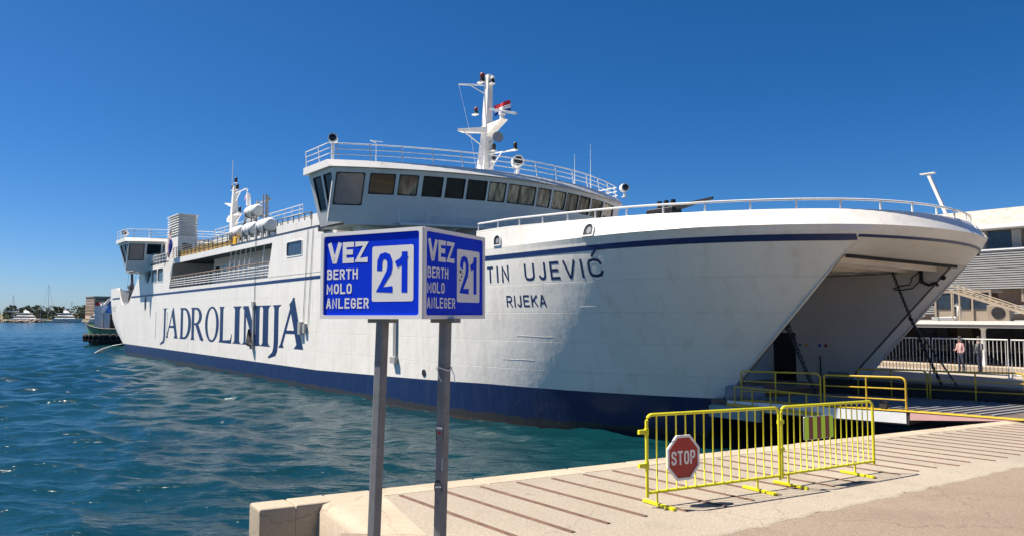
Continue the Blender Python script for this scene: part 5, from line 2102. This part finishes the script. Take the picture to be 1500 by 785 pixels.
m.build('roof_slope', paint('gravel_roof', (.40, .365, .32), .95, .25, 2.2, .6, 8), rf)
for i, a in enumerate(np.arange(-8, 20, 2.3)):
    m = MB()
    m.box(a + .06, a + 1.55, TU + .42, TU + .5 - .003, 9.35, 10.8)
    tp('window', m, 'glassblue')
    m = MB()
    m.box(a + 1.62, a + 2.22, TU + .40, TU + .5 - .003, 9.35, 10.8)
    tp('window_pier', m, 'louver')
for k in range(17):
    z = 6.55 + k * .165
    m = MB()
    m.hexa([(-12, TU - .55, z), (22, TU - .55, z), (22, TU - .40, z + .03), (-12, TU - .40, z + .03), (-12, TU - .55, z + .085), (22, TU - .55, z + .085), (22, TU - .40, z + .115), (-12, TU - .40, z + .115)])
    tp('louver_slat', m, 'louver')
for a in np.arange(-11.7, 22, 3.3):
    m = MB()
    m.box(a, a + .14, TU - .38, TU - .2, 5.6, 9.4)
    tp('louver_post', m, 'tanwall')
m = MB()
m.box(-12, 22, TU - .62, TU - .2, 9.30, 9.42)
tp('louver_rail', m, 'rail')
for i, a in enumerate(np.arange(-7.6, 18, 2.0)):
    m = MB()
    m.box(a, a + 1.85, TU + .42, TU + .497, 5.3, 6.5)
    tp('window', m, 'brown' if i % 4 == 3 else 'glass')
for k in range(4):
    m = MB()
    m.box(-12, 22, TU - .5, TU - .44, 4.75 + k * .17, 4.83 + k * .17)
    tp('terrace_rail', m, 'louver')
# canopy with columns
can = ship_empty('canopy', 10, 26, 1.72)
tag(can, 'flat white canopy on slim columns in front of the terminal', 'canopy')
m = MB()
m.box(-25, 16, 0, 15.3, 2.22, 2.56)
m.build('roof', 'louver', can)
m = MB()
m.box(-25, 16, -.06, -.002, 2.40, 2.60)
m.build('roof_edge', 'rail', can)
for a in (-16, -10.4, -4.8, .85, 6.4, 12):
    m = MB()
    m.lathe([(.22, 0), (.14, .05), (.12, .1), (.12, 2.1), (.2, 2.2)], (a, .35, 0), n=12)
    m.build('column', 'rail', can, True, 40)
# ground floor front under the canopy
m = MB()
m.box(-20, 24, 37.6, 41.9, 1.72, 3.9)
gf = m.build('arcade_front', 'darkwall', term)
for a, mt, w_ in ((-2, 'tanwall', 1.6), (2.6, 'glass', 2.2), (5.4, 'tanwall', .9), (7.2, 'glass', 2.2), (10.4, 'tanwall', 1.0), (12.2, 'glassblue', 2.4), (15.4, 'tanwall', 1.2)):
    m = MB()
    m.box(a, a + w_, 37.5, 37.595, 1.75, 3.75)
    m.build('shop_front', mt, gf)
# kiosk and plant on the canopy
kio = ship_empty('kiosk', 7.8, 33, 4.29)
tag(kio, 'brown framed glazed kiosk standing on the canopy roof', 'kiosk')
m = MB()
for a in (-1.6, -.55, .55, 1.55):
    m.box(a - .06, a + .06, -1.0, -.88, 0, 1.75)
m.box(-1.66, 1.61, -1.0, .9, 1.75, 1.9)
m.box(-1.6, 1.55, -.9, .8, 0, .72)
m.build('frame', 'tanwall', kio)
for a in (-1.54, -.49, .61):
    m = MB()
    m.box(a, a + .9, -.95, -.92, .72, 1.75)
    m.build('pane', 'glassblue', kio)
m = MB()
m.box(-1.5, 1.45, .7, .8, .7, 1.75)
m.build('back', 'brown', kio)
for i, (s_, u_, lab) in enumerate(((6.2, 29.5, 'white bent vent pipe on the canopy left of the kiosk'), (8.3, 29.5, 'white bent vent pipe on the canopy in front of the kiosk'))):
    e = ship_empty('vent_pipe', s_, u_, 4.28)
    tag(e, lab, 'pipe', 'white vent pipes on the canopy')
    m = MB()
    m.tube([(-1.3, 0, .12), (0, 0, .14), (.22, 0, .3), (.22, 0, .85), (.05, 0, 1.0)], .13, 8)
    m.build('pipe', 'rail', e, True)
    m = MB()
    m.box(-1.2, -.9, -.2, .2, 0, .25)
    m.build('bracket', 'louver', e)
e = ship_empty('cooling_unit', 10.2, 31, 4.28)
tag(e, 'dark cooling unit with round fan on the canopy', 'cooling unit')
m = MB()
m.bbox(-.6, .6, -.35, .35, 0, .95, .03)
m.build('housing', 'tanwall', e)
m = MB()
m.lathe([(.36, 0), (.36, .04), (.3, .05)], (0, -.35, .5), (0, -1, 0), 16)
m.build('fan', 'black', e)
# boarding stair sloping down over the canopy
st = ship_empty('boarding_stair', 8.6, 28, 4.29)
tag(st, 'pale yellow stair sloping down across the canopy', 'stair')
for off in (0, 1.1):
    m = MB()
    m.bar((0, off, 1.78), (4.6, off, -.05 + .2), .08, .15)
    m.build('stringer', 'stone', st)
    m = MB()
    m.tube([(0, off, 2.1), (4.4, off, .35)], .03, 6)
    m.build('handrail', 'stone', st)
for k in range(14):
    f = (k + .5) / 14
    m = MB()
    m.box(4.6 * f - .13, 4.6 * f + .13, .05, 1.05, 1.78 - 1.63 * f - .02, 1.78 - 1.63 * f + .02)
    m.build('tread', 'stone', st)
for k in range(2):
    m = MB()
    m.bar((.1, k * 1.1, 0), (.1, k * 1.1, 1.7), .08, .08)
    m.build('leg', 'stone', st)

# ------------------------------------------------------------------ two people behind the fence
def person(s, u, rz_, label, top, legs, hair, lean=0.0):
    root = ship_empty('person', s, u, 1.72)
    root.rotation_euler.z = rz_
    tag(root, label, 'person', 'people behind the white fence')
    V = [(0, 0, .95), (0, 0, 1.15), (0, .01, 1.36), (0, .01, 1.48), (0, .03, 1.56), (0, .04, 1.66), (0, .03, 1.75),
         (.09, 0, .90), (.10, .02, .50), (.10, -.02, .08), (.10, .13, .03),
         (-.09, 0, .90), (-.11, -.03, .50), (-.12, -.10, .08), (-.12, .05, .03),
         (.19, 0, 1.42), (.24, .02, 1.15), (.16, .22, 1.08), (.08, .30, 1.14),
         (-.19, 0, 1.42), (-.25, -.02, 1.15), (-.22, .10, .92), (-.22, .13, .82)]
    Ee = [(0, 1), (1, 2), (2, 3), (3, 4), (4, 5), (5, 6), (0, 7), (7, 8), (8, 9), (9, 10), (0, 11), (11, 12), (12, 13), (13, 14), (2, 15), (15, 16), (16, 17), (17, 18), (2, 19), (19, 20), (20, 21), (21, 22)]
    Rr = [(.15, .11), (.14, .10), (.17, .11), (.06, .055), (.06, .06), (.085, .10), (.06, .075), (.095, .095), (.065, .07), (.045, .05), (.04, .035), (.095, .095), (.065, .07), (.045, .05), (.04, .035), (.06, .06), (.048, .048), (.038, .038), (.03, .04), (.06, .06), (.048, .048), (.038, .038), (.03, .04)]
    me_ = bpy.data.meshes.new('body')
    me_.from_pydata(V, Ee, [])
    o = bpy.data.objects.new('body', me_)
    C.objects.link(o)
    sk = o.modifiers.new('skin', 'SKIN')
    sk.use_smooth_shade = True
    for i, r in enumerate(Rr):
        me_.skin_vertices[0].data[i].radius = r
    me_.skin_vertices[0].data[0].use_root = True
    sb = o.modifiers.new('sub', 'SUBSURF')
    sb.levels = sb.render_levels = 1
    # clothing by height on the body
    mat_, nt, b = new_mat('person_clothes')
    tc = N(nt, 'ShaderNodeTexCoord')
    sp = N(nt, 'ShaderNodeSeparateXYZ')
    nt.links.new(tc.outputs['Object'], sp.inputs[0])
    dv = N(nt, 'ShaderNodeMath', operation='DIVIDE')
    nt.links.new(sp.outputs[2], dv.inputs[0])
    dv.inputs[1].default_value = 2.0
    rm = ramp(nt, dv.outputs[0], [(0, (.03, .03, .03)), (.045, legs), (.49, top), (.745, (.5, .3, .22))])
    rm.color_ramp.interpolation = 'CONSTANT'
    nt.links.new(rm.outputs[0], b.inputs['Base Color'])
    b.inputs['Roughness'].default_value = .85
    me_.materials.append(mat_)
    o.parent = root
    m = MB()
    m.lathe([(.02, .12), (.075, .10), (.098, .03), (.10, -.03), (.085, -.08)], (0, .015, 1.72), n=12)
    m.build('hair', hair, root, True)
    m = MB()
    m.lathe([(.012, 0), (.016, .02), (.004, .035)], (0, .135, 1.665), (0, 1, -.2), 6)
    for e_ in (-.033, .033):
        m.lathe([(.011, 0), (.006, .006)], (e_, .128, 1.69), (0, 1, 0), 6)
    m.build('face', 'skin', root)
    return root
person(11.05, 22.6, SHIP_ROT + 2.6, 'person in a pale pink top and dark trousers behind the white fence', (.55, .33, .31), (.03, .035, .06), 'hair')
person(11.75, 23.1, SHIP_ROT + 1.2, 'person in dark grey clothes standing behind the white fence', (.10, .10, .11), (.035, .04, .07), 'hair')

# ------------------------------------------------------------------ tug beyond the ferry's stern
tug = empty('tugboat', (-67.9, 119, 0))
tag(tug, 'green tugboat hung with black tyres behind the ferry stern', 'tugboat')
def tug_out(z, f):
    """outline of the hull, blunt end at x = 0"""
    r = []
    for a in np.linspace(-90, 90, 17):
        t_ = math.radians(a)
        r.append((4.2 - 4.2 * f * math.cos(t_), 3.4 * f * math.sin(t_), z))
    return [(19, -3.2 * f, z)] + r + [(19, 3.2 * f, z)]
m = MB()
m.grid([tug_out(-.6, .86), tug_out(.2, .93), tug_out(1.25, .99)])
m.build('lower_hull', 'black', tug, True)
m = MB()
def sheer(r, b):
    return [(p[0], p[1], p[2] + b * max(0, 1 - p[0] / 7) ** 2) for p in r]
m.grid([tug_out(1.25, .99), sheer(tug_out(1.9, 1.0), .5), sheer(tug_out(2.35, 1.03), 1.0)])
m.build('bulwark', 'green', tug, True)
m = MB()
o_ = sheer(tug_out(2.35, 1.03), 1.0)
m.tube(o_, .12, 6)
m.build('gunwale', 'black', tug, True)
m = MB()
m.flat([(p[0], p[1]) for p in tug_out(1.9, .98)], [], lambda a, b: (a, b, 1.9))
m.build('deck', 'rust', tug)
for i, p in enumerate(tug_out(1.15, 1.06)[1:-1]):
    if p[1] > 1.5:
        continue
    m = MB()
    c = Vector(p)
    n_ = Vector((p[0] - 4.6, p[1], 0)).normalized()
    sd_ = Vector((-n_.y, n_.x, 0))
    m.tube([c + sd_ * (.48 * math.cos(t_)) + Vector((0, 0, 1)) * (.48 * math.sin(t_)) + n_ * .12 for t_ in np.linspace(0, 6.283, 13)[:-1]], .2, 7, closed=True)
    m.build('tyre', 'rubber', tug, True)
for x in np.arange(4.8, 12, 1.05):
    m = MB()
    m.tube([(x + .48 * math.cos(t_), -3.75, 1.15 + .48 * math.sin(t_)) for t_ in np.linspace(0, 6.283, 13)[:-1]], .2, 7, closed=True)
    m.build('tyre', 'rubber', tug, True)
m = MB()
m.box(1.5, 2.9, -1.5, 1.5, 1.9, 6.2)
m.box(3.3, 4.2, -2.0, 2.0, 1.9, 4.9)
m.box(2.9, 6.2, -2.1, 2.1, 4.9, 5.05)
m.box(6.0, 6.3, -2.0, 2.0, 1.9, 4.9)
m.build('deckhouse', 'rail', tug)
m = MB()
m.box(9.2, 14, -2.0, 2.0, 1.9, 6.5)
m.build('wheelhouse', 'rail', tug)
m = MB()
m.box(2.91, 3.29, -1.4, 1.4, 1.9, 4.88)
m.box(4.22, 5.9, -1.8, 1.8, 1.9, 4.8)
m.build('machinery_casing', 'rust', tug)
m = MB()
m.hexa([(3.0, -1.2, 5.06), (4.6, -1.2, 5.06), (4.6, 1.2, 5.06), (3.0, 1.2, 5.06), (3.9, -1.1, 7.3), (4.9, -1.1, 7.3), (4.9, 1.1, 7.3), (3.9, 1.1, 7.3)])
m.build('funnel', 'blue', tug)
m = MB()
m.box(3.95, 5.0, -1.15, 1.15, 7.3, 8.4)
m.build('funnel_top', 'black', tug)
m = MB()
m.lathe([(.3, 0), (.34, .3), (.1, .6)], (2.4, -1.0, 6.2), n=10)
m.tube([(2.6, -1, 6.2), (3.6, -1, 7.2)], .2, 8)
m.build('ventilator', 'rail', tug, True)
m = MB()
m.box(1.5, 2.0, -1.4, -.6, 6.2, 6.8)
m.build('fire_monitor', 'red', tug)

# ------------------------------------------------------------------ far side of the harbour
hb = empty('apartment_building', (-314.5, 556, 2.2), math.radians(43))
tag(hb, 'pink brick block of flats with rows of windows across the harbour', 'building')
m = MB()
m.box(-.3, 10.5, -.3, 24.3, 0, 16.6)
m.build('wall', paint('pink_brick', (.62, .42, .31), .9, .12, .5, .1), hb)
m = MB()
m.box(-.8, 11, -.8, 24.8, 16.62, 17.1)
m.build('roof', 'tanwall', hb)
for r_ in range(5):
    z_ = 3.6 + r_ * 2.65
    for c_ in range(11):
        m = MB()
        m.box(-.36, -.304, .5 + c_ * 2.15, 1.8 + c_ * 2.15, z_, z_ + 1.15)
        m.build('window', 'glass', hb)
    m = MB()
    m.box(-.5, -.303, -.1, 24.1, z_ - .45, z_ - .2)
    m.build('balcony_band', 'tanwall', hb)
    m = MB()
    m.box(1, 10, -.36, -.304, z_, z_ + 1.2)
    m.build('window', 'glass', hb)

# far wood: leaf clumps massed into one
def foliage_mat(name, c0, c1):
    m, nt, b = new_mat(name)
    v = mapped(nt)
    n1 = noise(nt, v, .35, 4, .6)
    out = ramp(nt, n1.outputs[0], [(.3, c0), (.7, c1)]).outputs[0]
    nt.links.new(out, b.inputs['Base Color'])
    b.inputs['Roughness'].default_value = .8
    return m
M['leaf'] = foliage_mat('pine_leaf', (.022, .038, .020), (.06, .085, .038))
def crown(m, cx, cy, z0, z1, rw, n):
    for _ in range(n):
        a = random.uniform(0, 6.28)
        f = random.random()
        zr = z0 + (z1 - z0) * f
        rr = rw * (math.sin(math.pi * (.15 + .8 * f)) ** .6) * random.uniform(.5, 1.05)
        c = Vector((cx + rr * math.cos(a), cy + rr * math.sin(a), zr))
        s = random.uniform(.5, 1.3)
        x = Vector((random.uniform(-1, 1), random.uniform(-1, 1), random.uniform(-.5, .5))).normalized() * s
        y = Vector((random.uniform(-1, 1), random.uniform(-1, 1), random.uniform(-1, 1))).normalized() * s
        m.add([c - x, c + y * .7, c + x, c - y * .7], [(0, 1, 2, 3)])
m = MB()
x = -640
while x < -250:
    y = random.uniform(600, 650)
    h = random.uniform(5, 11)
    crown(m, x, y, 1.2, 3 + h, random.uniform(3.5, 6), 190)
    x += random.uniform(1.4, 3.2)
wood = m.build('far_wood', 'leaf')
tag(wood, 'dark green pines massed along the far shore', kind='stuff')
# rock breakwater at the left
m = MB()
rr_ = random.Random(3)
for i in range(420):
    c = Vector((rr_.uniform(-390, -318), rr_.uniform(500, 506), rr_.uniform(-.3, 1.9)))
    s = rr_.uniform(.5, 1.3)
    vs = []
    for dx, dy, dz in ((-1, 0, 0), (0, -1, -.1), (1, 0, .1), (0, 1, 0), (.1, 0, .9), (-.1, 0, -.9)):
        vs.append(c + Vector((dx, dy, dz)) * s * rr_.uniform(.7, 1.1))
    m.add(vs, [(0, 1, 4), (1, 2, 4), (2, 3, 4), (3, 0, 4), (1, 0, 5), (2, 1, 5), (3, 2, 5), (0, 3, 5)])
bw = m.build('breakwater_rocks', 'rock')
tag(bw, 'low breakwater of pale rocks on the far left', kind='stuff')

def yacht(x, y, L_, label, tiers=2, flip=False):
    root = empty('motor_yacht', (x, y, 0), -.45)
    tag(root, label, 'yacht', 'white motor yachts across the harbour')
    def out(z, f, x0=0.0, x1=1.0, bw_=.13):
        r = []
        for t_ in np.linspace(0, 1, 12):
            xx = x0 + (x1 - x0) * t_
            wd = bw_ * f * (1 - max(0, (t_ - .45) / .55) ** 2.2)
            r.append((xx * L_, -wd * L_, z))
        for t_ in np.linspace(1, 0, 12):
            xx = x0 + (x1 - x0) * t_
            wd = bw_ * f * (1 - max(0, (t_ - .45) / .55) ** 2.2)
            r.append((xx * L_, wd * L_ + .01, z))
        return r
    m = MB()
    rows = [out(-.4, .7, .02, .90), out(.6, .85, .01, .94), out(1.7, .96, 0, .98), out(2.7, 1.0, 0, 1.0)]
    rows = [r + [r[0]] for r in rows]
    m.grid(rows)
    m.flat([(p[0], p[1]) for p in out(2.7, 1)], [], lambda a, b: (a, b, 2.69))
    m.build('hull', 'rail', root, True, 40)
    m = MB()
    r = [(p[0], p[1] - .02 if p[1] < 0 else p[1] + .02, p[2]) for p in out(1.5, .95, .25, .8)]
    r2 = [(p[0], p[1], 2.0) for p in r]
    m.grid([r, r2])
    m.build('hull_window', 'glass', root)
    for k in range(tiers):
        z0 = 2.7 + k * 2.0
        a0, a1 = .06 + .08 * k, .70 - .10 * k
        m = MB()
        lo, hi = out(z0, .8 - .1 * k, a0, a1), out(z0 + .5, .8 - .1 * k, a0, a1 - .02)
        m.grid([lo + [lo[0]], hi + [hi[0]]])
        lo, hi = out(z0 + 1.3, .82 - .1 * k, a0, a1 - .05), out(z0 + 1.9, .86 - .1 * k, a0 - .05, a1 - .04)
        m.grid([lo + [lo[0]], hi + [hi[0]]])
        m.flat([(p[0], p[1]) for p in hi], [], lambda a, b: (a, b, z0 + 1.92))
        m.build('deckhouse', 'rail', root, True, 40)
        m = MB()
        lo, hi = out(z0 + .5, .77 - .1 * k, a0, a1 - .03), out(z0 + 1.3, .77 - .1 * k, a0, a1 - .06)
        m.grid([lo + [lo[0]], hi + [hi[0]]])
        m.build('window_band', 'glass', root)
    zt = 2.7 + tiers * 2.0
    m = MB()
    m.hexa([(.30 * L_, -1.2, zt), (.42 * L_, -1.2, zt), (.42 * L_, 1.2, zt), (.30 * L_, 1.2, zt), (.28 * L_, -.8, zt + 1.5), (.34 * L_, -.8, zt + 1.5), (.34 * L_, .8, zt + 1.5), (.28 * L_, .8, zt + 1.5)])
    m.lathe([(.5, 0), (.6, .5), (.3, 1.0)], (.31 * L_, 0, zt + 1.5), n=10)
    m.build('radar_arch', 'rail', root)
yacht(-347, 518, 31, 'white motor yacht with a domed radar arch, the left one', 2)
yacht(-320, 520, 28, 'white motor yacht moored in front of the pink building, the right one', 2)
yacht(-297, 522, 13, 'small white boat moored beside the tugboat', 1)
# small shelter at the end of the breakwater
e = empty('shelter', (-352, 520, 1.0))
tag(e, 'small white flat roofed shelter above the rocks on the far left', 'shelter')
m = MB()
m.box(-3, 4, -2, 2, 6.2, 6.9)
m.build('roof', 'rail', e)
for a in (-.2, 1.2):
    m = MB()
    m.box(a, a + .5, -.3, .3, 0, 6.2)
    m.build('column', 'tanwall', e)
# sailing boats: masts above the trees
def sailboat(x, y, h, label, w=7):
    root = empty('sailboat', (x, y, 0))
    tag(root, label, 'sailboat', 'sailing boats in the far marina')
    m = MB()
    r = lambda z, f: [(-w / 2, -1.2 * f, z), (0, -1.5 * f, z), (w * .35, -.9 * f, z), (w * .55 * f, 0, z), (w * .35, .9 * f, z), (0, 1.5 * f, z), (-w / 2, 1.2 * f, z), (-w / 2, -1.2 * f, z)]
    m.grid([r(-.3, .6), r(.5, .9), r(1.2, 1.0)])
    m.flat([(p[0], p[1]) for p in r(1.2, 1)[:-1]], [], lambda a, b: (a, b, 1.19))
    m.build('hull', 'rail', root)
    m = MB()
    m.tube([(0, 0, 1), (0, 0, h)], [.16, .08], 5)
    m.bar((-.0, -1.0, h * .6), (0, 1.0, h * .6), .08, .08)
    m.build('mast', 'louver', root)
    m = MB()
    m.tube([(w * .5, 0, 1.2), (.05, 0, h * .97)], .05, 4)
    m.tube([(-w * .48, 0, 1.2), (-.05, 0, h * .98)], .04, 4)
    m.build('rigging', 'steel', root)
    m = MB()
    m.tube([(-w * .35, 0, 2.2), (0, 0, 2.3)], .16, 6)
    m.build('boom', 'tarp', root)
sailboat(-333, 530, 27.5, 'sailing yacht with the tallest mast, behind the motor yachts', 12)
sailboat(-365, 540, 20, 'sailing yacht with a tall mast left of the motor yachts')
sailboat(-322, 540, 15, 'small sailing boat just right of the tallest mast')
sailboat(-308, 545, 19, 'sailing boat with a mast left of the pink building')
sailboat(-380, 545, 14, 'small sailing boat at the far left edge of the harbour')
sailboat(-348, 545, 13, 'short masted sailing boat behind the left motor yacht')
